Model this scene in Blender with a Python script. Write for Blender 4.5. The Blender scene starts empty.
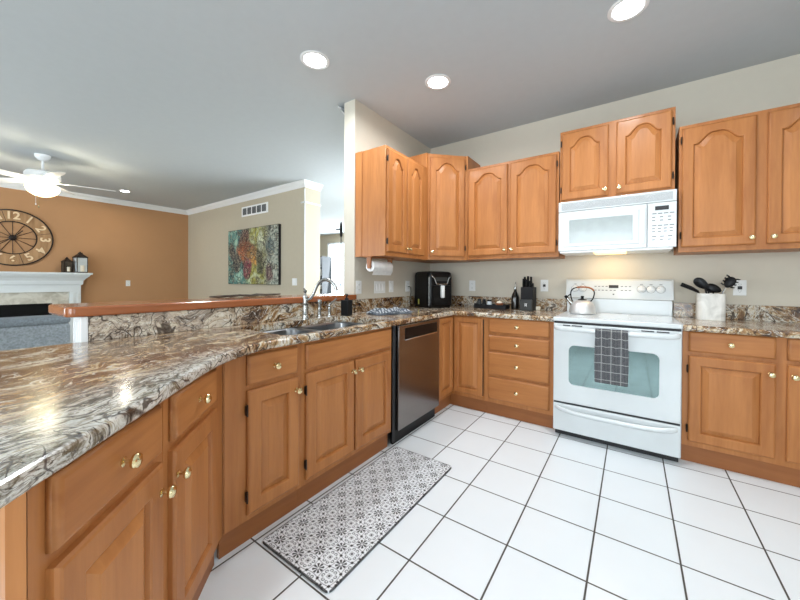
import bpy, bmesh, math, random
from mathutils import Vector, Matrix
from mathutils.geometry import delaunay_2d_cdt
random.seed(7)
PI = math.pi
sc = bpy.context.scene
COL = sc.collection

# ------------------------------------------------------------------ camera
cd = bpy.data.cameras.new('camera'); cam = bpy.data.objects.new('camera', cd); COL.objects.link(cam)
cd.sensor_width = 36; cd.lens = 329.42/800*36; cd.shift_x = -0.0076; cd.shift_y = -0.0209
cd.clip_start = 0.02; cd.clip_end = 100
yaw, pitch, roll = 0.6017, -0.0069, 0.0052
fw = Vector((-math.sin(yaw)*math.cos(pitch), math.cos(yaw)*math.cos(pitch), math.sin(pitch)))
rt = Vector((math.cos(yaw), math.sin(yaw), 0)); up = rt.cross(fw)
r2 = rt*math.cos(roll)+up*math.sin(roll); u2 = -rt*math.sin(roll)+up*math.cos(roll)
cam.matrix_world = Matrix(((r2.x, u2.x, -fw.x, 2.016), (r2.y, u2.y, -fw.y, -3.442), (r2.z, u2.z, -fw.z, 1.186), (0, 0, 0, 1)))
sc.camera = cam

# ------------------------------------------------------------------ world, daylight, exposure
w = bpy.data.worlds.new('world'); sc.world = w; w.use_nodes = True
bg = w.node_tree.nodes['Background']; bg.inputs[0].default_value = (0.82, 0.92, 1.0, 1); bg.inputs[1].default_value = 4.0
sc.view_settings.view_transform = 'Standard'; sc.view_settings.look = 'None'
sc.view_settings.exposure = 0.0; sc.view_settings.gamma = 1.0; sc.view_settings.use_curve_mapping = False

def area_light(name, loc, direction, sx, sy, power, color):
    l = bpy.data.lights.new(name, 'AREA'); l.shape = 'RECTANGLE'; l.size = sx; l.size_y = sy; l.energy = power; l.color = color
    o = bpy.data.objects.new(name, l); COL.objects.link(o); o.location = loc
    o.rotation_euler = Vector(direction).to_track_quat('-Z', 'Y').to_euler()
    return o
DAY = (0.86, 0.94, 1.0)
area_light('daylight_fill', (1.9, -6.30, 1.45), (0, 1, -0.05), 2.6, 1.9, 92, DAY)  # added at an unseen window behind the view, daylight fill for the kitchen
area_light('daylight_fill', (4.12, -3.6, 1.5), (-1, 0, -0.05), 1.6, 1.3, 7, DAY)  # added at an unseen right wall window, weak side fill
area_light('daylight_fill', (-3.6, -6.30, 1.5), (0, 1, 0), 3.4, 1.9, 110, DAY)  # added at an unseen living room window for more daylight
area_light('daylight_fill', (-5.6, 4.40, 1.6), (0.3, -1, 0.15), 2.6, 1.8, 170, DAY)
area_light('daylight_fill', (-.20, 2.0, 1.4), (-1, -.1, 0.1), 2.6, 2.0, 210, DAY)  # added with an invented hall side window to brighten pillar face and far ceiling

# ------------------------------------------------------------------ material helpers
class V:
    """a shader value with arithmetic"""
    def __init__(s, nt, sock): s.nt, s.s = nt, sock
    def _m(s, op, *a, clamp=False):
        n = s.nt.nodes.new('ShaderNodeMath'); n.operation = op; n.use_clamp = clamp
        for i, v in enumerate((s,)+a):
            if isinstance(v, V): s.nt.links.new(v.s, n.inputs[i])
            else: n.inputs[i].default_value = v
        return V(s.nt, n.outputs[0])
    def __add__(s, o): return s._m('ADD', o)
    def __sub__(s, o): return s._m('SUBTRACT', o)
    def __mul__(s, o): return s._m('MULTIPLY', o)
    def __truediv__(s, o): return s._m('DIVIDE', o)
    def fract(s): return s._m('FRACT')
    def floor(s): return s._m('FLOOR')
    def abs(s): return s._m('ABSOLUTE')
    def lt(s, o): return s._m('LESS_THAN', o)
    def gt(s, o): return s._m('GREATER_THAN', o)
    def mx(s, o): return s._m('MAXIMUM', o)
    def mn(s, o): return s._m('MINIMUM', o)
    def pw(s, o): return s._m('POWER', o)
    def cos(s): return s._m('COSINE')
    def sqrt(s): return s._m('SQRT')
    def at2(s, o): return s._m('ARCTAN2', o)
    def mod(s, o): return s._m('FLOORED_MODULO', o)
    def inv(s): return V.const(s.nt, 1.0)-s
    def step(s, a, b):
        n = s.nt.nodes.new('ShaderNodeMapRange'); n.interpolation_type = 'SMOOTHSTEP'
        s.nt.links.new(s.s, n.inputs[0]); n.inputs[1].default_value = a; n.inputs[2].default_value = b
        return V(s.nt, n.outputs[0])
    @staticmethod
    def const(nt, v):
        n = nt.nodes.new('ShaderNodeValue'); n.outputs[0].default_value = v; return V(nt, n.outputs[0])

class Mat:
    def __init__(s, name, rough=0.5, metal=0.0, coat=0.0, spec=0.5):
        s.m = bpy.data.materials.new(name); s.m.use_nodes = True; s.nt = s.m.node_tree
        s.b = s.nt.nodes['Principled BSDF']
        s.b.inputs['Roughness'].default_value = rough; s.b.inputs['Metallic'].default_value = metal
        s.b.inputs['Coat Weight'].default_value = coat; s.b.inputs['Coat Roughness'].default_value = 0.12
        s.b.inputs['Specular IOR Level'].default_value = spec
    def L(s, a, b): s.nt.links.new(a, b)
    def pos(s, scale=(1, 1, 1), rot=(0, 0, 0), kind='Object', loc=(0, 0, 0)):
        t = s.nt.nodes.new('ShaderNodeTexCoord'); m = s.nt.nodes.new('ShaderNodeMapping')
        m.inputs['Scale'].default_value = scale; m.inputs['Rotation'].default_value = rot; m.inputs['Location'].default_value = loc
        s.L(t.outputs[kind], m.inputs[0]); return m.outputs[0]
    def xyz(s, vec):
        n = s.nt.nodes.new('ShaderNodeSeparateXYZ'); s.L(vec, n.inputs[0]); return [V(s.nt, o) for o in n.outputs]
    def noise(s, vec, scale, detail=3, dist=0.0, rough=0.5, col=False):
        n = s.nt.nodes.new('ShaderNodeTexNoise'); s.L(vec, n.inputs['Vector'])
        n.inputs['Scale'].default_value = scale; n.inputs['Detail'].default_value = detail
        n.inputs['Distortion'].default_value = dist; n.inputs['Roughness'].default_value = rough
        return n.outputs['Color'] if col else V(s.nt, n.outputs['Fac'])
    def voro(s, vec, scale, feat='DISTANCE_TO_EDGE'):
        n = s.nt.nodes.new('ShaderNodeTexVoronoi'); n.feature = feat; s.L(vec, n.inputs['Vector']); n.inputs['Scale'].default_value = scale
        return n
    def ramp(s, fac, stops, interp='LINEAR'):
        n = s.nt.nodes.new('ShaderNodeValToRGB'); n.color_ramp.interpolation = interp; e = n.color_ramp.elements
        while len(e) > 1: e.remove(e[0])
        e[0].position = stops[0][0]; e[0].color = (*stops[0][1], 1)
        for p, c in stops[1:]:
            k = e.new(p); k.color = (*c, 1)
        s.L(fac.s if isinstance(fac, V) else fac, n.inputs[0]); return n.outputs[0]
    def mix(s, fac, a, b, mode='MIX'):
        n = s.nt.nodes.new('ShaderNodeMix'); n.data_type = 'RGBA'; n.blend_type = mode
        for v, i in ((fac, 0), (a, 6), (b, 7)):
            if isinstance(v, V): s.L(v.s, n.inputs[i])
            elif hasattr(v, 'is_linked'): s.L(v, n.inputs[i])
            elif isinstance(v, (tuple, list)): n.inputs[i].default_value = (*v, 1)
            else: n.inputs[i].default_value = v
        return n.outputs[2]
    def warp(s, vec, scale, amt):
        nz = s.noise(vec, scale, 2, col=True)
        a = s.nt.nodes.new('ShaderNodeVectorMath'); a.operation = 'SUBTRACT'; s.L(nz, a.inputs[0]); a.inputs[1].default_value = (.5, .5, .5)
        b = s.nt.nodes.new('ShaderNodeVectorMath'); b.operation = 'SCALE'; s.L(a.outputs[0], b.inputs[0]); b.inputs['Scale'].default_value = amt
        c = s.nt.nodes.new('ShaderNodeVectorMath'); c.operation = 'ADD'; s.L(vec, c.inputs[0]); s.L(b.outputs[0], c.inputs[1])
        return c.outputs[0]
    def col(s, c):
        if isinstance(c, (tuple, list)): s.b.inputs['Base Color'].default_value = (*c, 1)
        else: s.L(c, s.b.inputs['Base Color'])
        return s
    def bump(s, h, strength=0.2, dist=0.005):
        n = s.nt.nodes.new('ShaderNodeBump'); n.inputs['Strength'].default_value = strength; n.inputs['Distance'].default_value = dist
        s.L(h.s if isinstance(h, V) else h, n.inputs['Height']); s.L(n.outputs[0], s.b.inputs['Normal']); return s
    def rough(s, v): s.L(v.s, s.b.inputs['Roughness']); return s
    def emit(s, c, k): s.b.inputs['Emission Color'].default_value = (*c, 1); s.b.inputs['Emission Strength'].default_value = k; return s

def lin(r, g, b):
    f = lambda c: (c/255/12.92) if c/255 <= .04045 else ((c/255+.055)/1.055)**2.4
    return (f(r), f(g), f(b))
def simple(name, c, rough=.5, metal=0., var=.06, scale=14, bump=0., coat=0., emit=None):
    m = Mat(name, rough, metal, coat, .22 if max(c) < .012 else .5)
    n = m.noise(m.pos(), scale, 3)
    a = tuple(x*(1-var) for x in c); b = tuple(min(1, x*(1+var)) for x in c)
    m.col(m.ramp(n, [(.3, a), (.7, b)]))
    if bump: m.bump(m.noise(m.pos(), scale*12, 3), bump, .002)
    if emit: m.emit(*emit)
    return m.m
def wood(name, c1, c2, axis='z', rough=.42, coat=.05):
    m = Mat(name, rough, 0, coat, .35)
    st = {'z': (9, 9, .9), 'x': (.9, 9, 9), 'y': (9, .9, 9)}[axis]
    n1 = m.noise(m.pos(st), 1.6, 4, .6); n2 = m.noise(m.pos(tuple(k*7 for k in st)), 1.2, 3, .2); big = m.noise(m.pos((2, 2, 1)), 1.5, 2)
    f = n1*.55+n2*.2+big*.25
    oi = m.nt.nodes.new('ShaderNodeObjectInfo'); rnd = V(m.nt, oi.outputs['Random'])
    f = f+(rnd-.5)*.07
    m.col(m.ramp(f, [(.30, c1), (.70, c2)])); m.bump(n2, .04, .002)
    return m.m
MT = {}
W1, W2 = lin(148, 89, 44), lin(188, 125, 71)
MT['wood_v'] = wood('maple_vertical_grain', W1, W2, 'z')
MT['wood_h'] = wood('maple_horizontal_grain', W1, W2, 'x')
MT['wood_dark'] = wood('maple_toe_kick', lin(136, 82, 42), lin(162, 102, 58), 'x')
MT['bar_wood'] = wood('polished_bar_wood', lin(134, 74, 40), lin(166, 100, 62), 'y', .2, .5)
MT['wall'] = simple('beige_wall_paint', lin(203, 196, 181), .85, var=.012, bump=.03)
MT['wall_living'] = simple('tan_wall_paint', lin(184, 174, 154), .85, var=.012)
MT['wall_orange'] = simple('orange_wall_paint', lin(182, 138, 98), .85, var=.02, scale=3)
MT['ceiling'] = simple('white_ceiling_paint', lin(188, 194, 197), .9, var=.012, bump=.05)
MT['white_trim'] = simple('white_trim_paint', (.80, .81, .81), .4, var=.01)
MT['white_enamel'] = simple('white_enamel', (.62, .65, .655), .18, var=.01, coat=.3)
MT['white_plastic'] = simple('white_plastic', (.78, .79, .78), .35, var=.01)
MT['grey_mark'] = simple('grey_print', (.10, .11, .115), .5)
MT['grey_grille'] = simple('grey_grille', (.30, .32, .33), .5)
MT['slot'] = simple('dark_slot', (.02, .02, .022), .6)
MT['black_plastic'] = simple('black_plastic', (.004, .004, .0045), .28)
MT['black_matte'] = simple('black_matte', (.007, .007, .008), .5)
MT['charcoal'] = simple('charcoal_grey_plastic', (.022, .024, .023), .5)
MT['chrome'] = simple('chrome', (.75, .76, .77), .12, 1.)
MT['nickel'] = simple('brushed_nickel', (.40, .40, .385), .26, 1.)
MT['kettle_steel'] = simple('satin_steel', (.66, .65, .64), .42, .6)
MT['brass'] = simple('pale_brass', (.80, .66, .38), .14, 1.)
MT['hinge'] = simple('dark_bronze', (.03, .018, .012), .4, .6)
MT['iron'] = simple('dark_iron', (.022, .013, .010), .5, .4)
MT['paper'] = simple('paper_towel_paper', (.85, .85, .84), .9, bump=.1, scale=30)
MT['canvas_edge'] = simple('black_canvas_edge', (.012, .011, .014), .7)
MT['candle'] = simple('cream_candle', (.75, .68, .55), .6)
MT['glass_oven'] = simple('oven_glass', (.12, .165, .16), .05, .85)
MT['glass_mw'] = simple('microwave_glass', (.34, .38, .375), .16, coat=.6)
MT['fireblack'] = simple('firebox_black', (.004, .004, .004), .8)
MT['carpet'] = simple('beige_carpet', lin(170, 160, 145), .95, bump=.4, scale=40)
MT['sofa'] = simple('blue_grey_fabric', lin(136, 143, 148), .95, var=.25, scale=60, bump=.3)
MT['sofa_dark'] = simple('dark_blue_grey_fabric', lin(118, 126, 132), .95, var=.2, scale=60, bump=.3)
MT['lens'] = simple('lamp_lens', (1, 1, 1), .4, emit=((.95, .98, 1.0), 22))
MT['bulb'] = simple('fan_globe_glass', (1, .95, .8), .4, emit=((1, .86, .46), 3.4))
MT['hoodlamp'] = simple('hood_lamp_lens', (1, .8, .5), .4, emit=((1, .66, .28), 1.7))
MT['mantel'] = simple('mantel_paint', (.70, .74, .75), .4, var=.01)
MT['terracotta'] = simple('brown_handle', (.28, .09, .03), .4)
MT['yellow'] = simple('yellow_tag', (.62, .60, .12), .6)
MT['brown'] = simple('dark_brown_decor', (.05, .035, .022), .7, var=.5, scale=30)
MT['dark_glass'] = simple('dark_bottle_glass', (.012, .010, .008), .08, coat=.5)
MT['lantern_glass'] = simple('lantern_glass', (.55, .60, .62), .1)
MT['shelf'] = simple('dark_shelf', (.05, .055, .06), .6)
MT['utensil'] = simple('black_nylon', (.006, .006, .007), .35)

def mk_steel():
    m = Mat('stainless_steel', .3, 1.0)
    n = m.noise(m.pos((1.2, 1.2, 90)), 3, 3)
    m.col(m.ramp(n, [(.3, (.25, .235, .225)), (.7, (.27, .255, .245))])); m.rough(n*.03+.2); return m.m
MT['steel'] = mk_steel()
def mk_sink():
    m = Mat('sink_steel', .3, 1.0); n = m.noise(m.pos((40, 3, 3)), 3, 3)
    m.col(m.ramp(n, [(.3, (.30, .31, .32)), (.7, (.38, .39, .40))])); m.rough(n*.1+.25); return m.m
MT['sink'] = mk_sink()

def mk_granite():
    m = Mat('brown_white_granite', .12, 0, .35)
    p = m.pos((1, 1, 1), (0, 0, -2.155))
    p1 = m.warp(p, 2.4, .30); p2 = m.warp(p1, 8, .10)
    st = m.nt.nodes.new('ShaderNodeMapping'); st.inputs['Scale'].default_value = (1.0, 2.9, 2.9); m.L(p2, st.inputs[0]); ps = st.outputs[0]
    big = m.noise(ps, 2.4, 3, .4); mid = m.noise(ps, 7.5, 4, .9, .6); fine = m.noise(ps, 30, 4, .6, .7)
    f = big*.46+mid*.34+fine*.20
    base = m.ramp(f, [(.36, lin(46, 32, 24)), (.42, lin(88, 62, 44)), (.455, lin(132, 98, 62)), (.49, lin(164, 132, 94)), (.515, lin(200, 186, 160)), (.55, lin(214, 210, 200)), (.575, lin(160, 140, 116)), (.62, lin(104, 80, 58)), (.70, lin(60, 44, 34))])
    x, y, z = m.xyz(m.pos())
    drift = m.noise(m.warp(p, 1.4, .5), 2.6, 4, .5)
    # one rust-brown drift of mineral lies across the peninsula slab, a paler one beside it
    d = (x*.45+y*.55+1.42+(drift-.5)*.9).abs()
    band = d.step(.36, .08)*(y.step(-2.2, -2.7))
    r2 = (drift.step(.53, .66)*.5).mx(band*.85)
    base = m.mix(r2, base, m.ramp(mid, [(.38, lin(70, 42, 18)), (.48, lin(132, 84, 36)), (.54, lin(170, 124, 68)), (.60, lin(216, 196, 158))]))
    near = ((x*.6+y*.4).step(-.80, -.66))*(y.step(-2.60, -2.9))
    base = m.mix(near*.8, base, m.ramp(mid*.6+fine*.4, [(.40, lin(110, 102, 84)), (.47, lin(190, 188, 178)), (.53, lin(222, 224, 220)), (.60, lin(164, 156, 136))]))
    sp_ = (x.step(.03, .024))*(y.step(-2.1, -2.6)); base = m.mix(sp_*.55, base, m.ramp(mid*.6+fine*.4, [(.38, lin(120, 108, 92)), (.5, lin(206, 202, 192))]))
    # veins
    vv = (m.noise(ps, 3.6, 3, 1.2)-.5).abs().step(.016, .003)
    v3 = (m.noise(p1, 5.5, 2, .8)-.52).abs().step(.012, .003)
    v2 = (m.noise(ps, 11, 3, 1.0)-.5).abs().step(.026, .006)
    wv = (m.noise(ps, 6.5, 3, 1.0)-.46).abs().step(.020, .004)
    base = m.mix(wv*.75, base, lin(222, 218, 208))
    base = m.mix(v2*.6, base, lin(84, 60, 42))
    base = m.mix(vv.mx(v3)*.85, base, lin(44, 30, 24))
    sp = m.noise(p, 95, 2); base = m.mix(sp.step(.60, .70)*.5, base, lin(54, 40, 32))
    m.col(base); m.rough(mid*.08+.16)
    return m.m
MT['granite'] = mk_granite()

def mk_tile():
    s, tx, ty, g = .3167, 1.5607, -.7002, .0034
    m = Mat('white_floor_tile', .3, 0, .15)
    p = m.pos(); x, y, z = m.xyz(p)
    u = (x-tx)/s; v = (y-ty)/s
    fu = (u.fract()-.5).abs(); fv = (v.fract()-.5).abs()
    e = fu.mx(fv); grout = e.step(.5-g/s-.004, .5-g/s+.002)
    wn = m.nt.nodes.new('ShaderNodeTexWhiteNoise'); cb = m.nt.nodes.new('ShaderNodeCombineXYZ'); wn.noise_dimensions = '3D'
    m.L(u.floor().s, cb.inputs[0]); m.L(v.floor().s, cb.inputs[1]); m.L(cb.outputs[0], wn.inputs['Vector'])
    tone = V(m.nt, wn.outputs['Value'])
    cl = m.noise(p, 5, 5, .1)
    f = cl*.8+tone*.12
    c = m.ramp(f, [(.2, lin(227, 232, 235)), (.8, lin(231, 236, 239))])
    m.col(m.mix(grout, c, lin(74, 70, 66)))
    m.bump(grout.inv(), .5, .0025); m.rough(grout*.5+.27); return m.m
MT['tile'] = mk_tile()

def mk_mat():
    m = Mat('patterned_vinyl_mat', .5); c = .0645
    x, y, z = m.xyz(m.pos())
    u = (x-.902)/c+.5; v = (y+2.473)/c+.5
    par = (u.floor()+v.floor()).mod(2.0)           # 0 = flower, 1 = ornament
    fu = u.fract()-.5; fv = v.fract()-.5; a = fu.abs(); b = fv.abs()
    r = (fu*fu+fv*fv).sqrt(); th = fv.at2(fu)
    isF = par.lt(.5); isO = par.gt(.5)
    petals = ((th*8).cos().gt(-.35))*r.lt(.37)*r.gt(.06)*isF
    l1 = ((a+(fv*PI).cos()*.085)-.5).abs().lt(.020); l2 = ((b+(fu*PI).cos()*.085)-.5).abs().lt(.020)
    lines = l1.mx(l2)*isF*(a.mx(b).gt(.38))
    dots = (a.gt(.415))*(b.gt(.415))
    P = a.mx(b); Q = a.mn(b)
    d = ((P-.36)*(P-.36)+(Q-.15)*(Q-.15)).sqrt()
    ring = ((d-.088).abs().lt(.034))*isO*(P.gt(.285))
    ctr = P.lt(.075)*isO; sq = ((P-.13).abs().lt(.014))*isO
    col = m.mix(ring, lin(226, 229, 232), lin(112, 115, 118))
    col = m.mix((lines.mx(sq))*.85, col, lin(52, 52, 54))
    rim = ((x-.862).abs().gt(.2165)).mx((y+2.07).abs().gt(.5145))
    col = m.mix(rim*.9, col, lin(40, 40, 42))
    col = m.mix(petals.mx(dots).mx(ctr), col, lin(24, 24, 26))
    m.col(col); return m.m
MT['mat'] = mk_mat()

def mk_towel(name, base, line, period, wdt, rot=0.):
    m = Mat(name, .95); x, y, z = m.xyz(m.pos(rot=(0, 0, rot)))
    lx = ((x/period).fract()-.5).abs().gt(.5-wdt); 
    lz = (((z+y)/period).fract()-.5).abs().gt(.5-wdt)
    f1 = (((x/period*7).fract()-.5).abs().gt(.34)); f2 = ((((z+y)/period*7).fract()-.5).abs().gt(.34))
    g = m.mix((f1.mx(f2))*.8, base, tuple(min(1, k*4+.22) for k in base))
    m.col(m.mix(lx.mx(lz)*.9, g, line)); m.bump(m.noise(m.pos(), 300, 2), .3, .002); return m.m
MT['plaid'] = mk_towel('black_white_plaid_cloth', (.035, .036, .04), (.75, .75, .73), .058, .036)
def mk_dish():
    m = Mat('blue_grey_striped_cloth', .95); x, y, z = m.xyz(m.warp(m.pos(), 9, .03))
    f = ((x/.028).fract()-.5).abs().gt(.27); g = ((y/.05).fract()-.5).abs().gt(.36)
    m.col(m.mix((f.mx(g))*.85, lin(206, 210, 214), lin(66, 78, 94))); return m.m
MT['dish'] = mk_dish()

def mk_art():
    m = Mat('abstract_painting_surface', .55); p = m.pos(); x, y, z = m.xyz(p)   # x 0..1.69, z 0..1.04
    pw = m.warp(p, 3.2, .22); px = m.xyz(pw); X, Z = px[0], px[2]
    n = m.noise(pw, 3.5, 4, 1.5); n2 = m.noise(pw, 14, 4, 1.6)
    left = m.ramp(n, [(.35, lin(20, 60, 66)), (.5, lin(60, 120, 118)), (.62, lin(146, 190, 172))])
    right = m.ramp(n, [(.35, lin(92, 92, 30)), (.5, lin(150, 146, 54)), (.64, lin(182, 190, 150))])
    grey = m.ramp(n2, [(.35, lin(58, 66, 66)), (.5, lin(140, 150, 140)), (.65, lin(186, 190, 176))])
    c = m.mix(X.step(.55, .85), left, right); c = m.mix(X.step(1.15, 1.4), c, grey)
    def blob(cx, cz, rx, rz, col, soft=.35):
        nonlocal c
        d = (((X-cx)/rx)*((X-cx)/rx)+((Z-cz)/rz)*((Z-cz)/rz)).sqrt()
        f = d.step(1.0, 1.0-soft); c = m.mix(f*.92, c, m.ramp(n2, [(.35, tuple(k*.35 for k in col)), (.55, col), (.7, tuple(min(1, k*1.5+.02) for k in col))]))
    blob(.62, .84, .22, .22, lin(98, 44, 48)); blob(.62, .60, .38, .28, lin(164, 84, 40)); blob(.88, .50, .26, .2, lin(196, 140, 66))
    blob(.30, .42, .14, .2, lin(34, 32, 46)); blob(.68, .28, .15, .22, lin(128, 46, 70)); blob(.16, .62, .13, .2, lin(48, 40, 56))
    blob(1.10, .42, .14, .3, lin(54, 66, 40)); blob(1.38, .24, .12, .2, lin(78, 34, 52)); blob(1.12, .78, .12, .22, lin(200, 206, 176))
    blob(1.42, .68, .14, .2, lin(70, 92, 96))
    vr = m.voro(m.warp(p, 6, .1), 8); e = V(m.nt, vr.outputs['Distance'])
    c = m.mix(e.step(.06, .01)*.85, c, lin(22, 18, 24))
    f1 = V(m.nt, m.voro(m.warp(p, 5, .12), 5.5, 'F1').outputs['Distance'])
    c = m.mix((f1-.30).abs().step(.06, .02)*.8, c, lin(30, 24, 30)); c = m.mix((f1-.20).abs().step(.035, .01)*.5, c, lin(214, 206, 170))
    big = m.noise(pw, 2.2, 2); c = m.mix(big.step(.52, .40)*.45, c, lin(34, 26, 30))
    e2 = (m.noise(pw, 9, 2, 2.5)-.5).abs().step(.03, .006); c = m.mix(e2*.5, c, lin(210, 200, 170))
    m.col(c); m.bump(n2, .3, .004); return m.m
MT['art'] = mk_art()
def mk_marble(name, a, b):
    m = Mat(name, .25); n = m.noise(m.warp(m.pos(), 4, .3), 6, 4, 1); m.col(m.ramp(n, [(.35, a), (.6, b)])); return m.m
MT['marble'] = mk_marble('cream_marble_surround', lin(180, 174, 160), lin(212, 208, 196))
MT['crock'] = mk_marble('white_marbled_ceramic', lin(196, 194, 188), lin(226, 224, 218))
def mk_clockwood():
    m = Mat('pale_plank_wood', .7); n = m.noise(m.pos((12, 12, 1.5)), 2, 4)
    m.col(m.ramp(n, [(.3, lin(156, 118, 80)), (.7, lin(188, 148, 106))])); return m.m
MT['clockwood'] = mk_clockwood()
MT['numeral'] = simple('pale_numeral', lin(232, 206, 168), .6)
MT['glass_pane'] = simple('window_glass', (.9, .95, 1), .05)
gm = MT['glass_pane'].node_tree.nodes['Principled BSDF']; gm.inputs['Transmission Weight'].default_value = 1.0; gm.inputs['IOR'].default_value = 1.02

# ------------------------------------------------------------------ mesh helpers
def empty(name, loc=(0, 0, 0), rz=0., label=None, cat=None, group=None):
    o = bpy.data.objects.new(name, None); COL.objects.link(o); o.location = loc; o.rotation_euler = (0, 0, rz); o.empty_display_size = .05
    if label: tag(o, label, cat, group)
    return o
def tag(o, label, cat, group=None):
    o['label'] = label; o['category'] = cat
    if group: o['group'] = group
    return o

class MB:
    def __init__(s): s.bm = bmesh.new(); s.mats = []
    def mi(s, mat):
        if mat is None: mat = 0
        if isinstance(mat, int): return mat
        if mat not in s.mats: s.mats.append(mat)
        return s.mats.index(mat)
    def box(s, x0, y0, z0, x1, y1, z1, bev=0., rz=0., piv=None, seg=2, M=None, mat=None):
        ps = [(x0, y0, z0), (x1, y0, z0), (x1, y1, z0), (x0, y1, z0), (x0, y0, z1), (x1, y0, z1), (x1, y1, z1), (x0, y1, z1)]
        t = bmesh.new(); v = [t.verts.new(p) for p in ps]
        for f in ((0, 3, 2, 1), (4, 5, 6, 7), (0, 1, 5, 4), (1, 2, 6, 5), (2, 3, 7, 6), (3, 0, 4, 7)): t.faces.new([v[i] for i in f])
        if bev > 0: bmesh.ops.bevel(t, geom=list(t.edges), offset=bev, segments=seg, profile=.5, affect='EDGES', clamp_overlap=True)
        if rz:
            c = Vector(piv or ((x0+x1)/2, (y0+y1)/2, 0)); bmesh.ops.rotate(t, verts=t.verts, cent=c, matrix=Matrix.Rotation(rz, 3, 'Z'))
        if M is not None: bmesh.ops.transform(t, matrix=M, verts=t.verts)
        s._merge(t, mat); return s
    def _merge(s, t, mat=None):
        k = s.mi(mat) if mat is not None else 0
        for f in t.faces: f.material_index = k
        me = bpy.data.meshes.new('tmp'); t.to_mesh(me); t.free(); s.bm.from_mesh(me); bpy.data.meshes.remove(me)
    def lathe(s, prof, loc=(0, 0, 0), axis='z', seg=24, M=None, mat=None, sx=1., sy=1.):
        t = bmesh.new(); rings = []
        for r, h in prof:
            if r < 1e-5: rings.append([t.verts.new((0, 0, h))])
            else: rings.append([t.verts.new((r*math.cos(2*PI*i/seg)*sx, r*math.sin(2*PI*i/seg)*sy, h)) for i in range(seg)])
        for a, b in zip(rings, rings[1:]):
            for i in range(seg):
                j = (i+1) % seg
                if len(a) == 1 and len(b) == 1: continue
                if len(a) == 1: t.faces.new((a[0], b[j], b[i]))
                elif len(b) == 1: t.faces.new((a[i], a[j], b[0]))
                else: t.faces.new((a[i], a[j], b[j], b[i]))
        R = {'z': Matrix.Identity(4), 'x': Matrix.Rotation(PI/2, 4, 'Y'), '-x': Matrix.Rotation(-PI/2, 4, 'Y'), 'y': Matrix.Rotation(-PI/2, 4, 'X'), '-y': Matrix.Rotation(PI/2, 4, 'X'), '-z': Matrix.Rotation(PI, 4, 'X')}[axis]
        T = Matrix.Translation(loc) @ R
        if M is not None: T = M @ T
        bmesh.ops.transform(t, matrix=T, verts=t.verts); bmesh.ops.recalc_face_normals(t, faces=t.faces)
        s._merge(t, mat); return s
    def cyl(s, r, h, loc, axis='z', seg=24, mat=None, bev=0., M=None):
        p = [(0, 0), (r-bev, 0), (r, bev), (r, h-bev), (r-bev, h), (0, h)] if bev else [(0, 0), (r, 0), (r, h), (0, h)]
        return s.lathe(p, loc, axis, seg, M, mat)
    def tube(s, pts, r, seg=10, mat=None, cap=True, flat=None):
        pts = [Vector(p) for p in pts]; t = bmesh.new(); rings = []; prev = None
        for i, p in enumerate(pts):
            d = (pts[min(i+1, len(pts)-1)]-pts[max(i-1, 0)]).normalized()
            if prev is None:
                a = Vector((0, 0, 1)) if abs(d.z) < .9 else Vector((1, 0, 0)); n = d.cross(a).normalized()
            else: n = (prev-d*prev.dot(d)).normalized()
            prev = n; b = d.cross(n); rr = r[i] if isinstance(r, (list, tuple)) else r
            k = flat or 1.
            rings.append([t.verts.new(p+n*rr*math.cos(2*PI*j/seg)+b*rr*k*math.sin(2*PI*j/seg)) for j in range(seg)])
        for a, b in zip(rings, rings[1:]):
            for j in range(seg): t.faces.new((a[j], a[(j+1) % seg], b[(j+1) % seg], b[j]))
        if cap: t.faces.new(rings[0][::-1]); t.faces.new(rings[-1])
        bmesh.ops.recalc_face_normals(t, faces=t.faces); s._merge(t, mat); return s
    def prism(s, poly, z0, z1, bev=0., mat=None, M=None, seg=2):
        t = bmesh.new(); a = [t.verts.new((x, y, z0)) for x, y in poly]; b = [t.verts.new((x, y, z1)) for x, y in poly]
        t.faces.new(a[::-1]); t.faces.new(b)
        n = len(poly)
        for i in range(n): t.faces.new((a[i], a[(i+1) % n], b[(i+1) % n], b[i]))
        bmesh.ops.recalc_face_normals(t, faces=t.faces)
        if bev: bmesh.ops.bevel(t, geom=list(t.edges), offset=bev, segments=seg, profile=.5, affect='EDGES', clamp_overlap=True)
        if M is not None: bmesh.ops.transform(t, matrix=M, verts=t.verts)
        s._merge(t, mat); return s
    def loops(s, loops, mat=None, cap0=False, cap1=True, M=None):
        t = bmesh.new(); L = [[t.verts.new(p) for p in l] for l in loops]
        for a, b in zip(L, L[1:]):
            n = len(a)
            for j in range(n):
                try: t.faces.new((a[j], a[(j+1) % n], b[(j+1) % n], b[j]))
                except ValueError: pass
        if cap0: t.faces.new(L[0][::-1])
        if cap1: t.faces.new(L[-1])
        bmesh.ops.recalc_face_normals(t, faces=t.faces)
        if M is not None: bmesh.ops.transform(t, matrix=M, verts=t.verts)
        s._merge(t, mat); return s
    def build(s, name, mat, parent=None, smooth=True, off=(0, 0, 0), ang=35):
        me = bpy.data.meshes.new(name)
        if off != (0, 0, 0): bmesh.ops.translate(s.bm, verts=s.bm.verts, vec=[-c for c in off])
        s.bm.to_mesh(me); s.bm.free()
        names = s.mats or [mat]
        for k in names: me.materials.append(MT[k])
        if smooth:
            me.set_sharp_from_angle(angle=math.radians(ang))
            for p in me.polygons: p.use_smooth = p.area < .003
        o = bpy.data.objects.new(name, me); COL.objects.link(o)
        if parent is not None: o.parent = parent
        o.location = off
        return o
def struct(name, mb, mat, off=(0, 0, 0)):
    o = mb.build(name, mat, None, off=off); o['kind'] = 'structure'; return o
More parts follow.
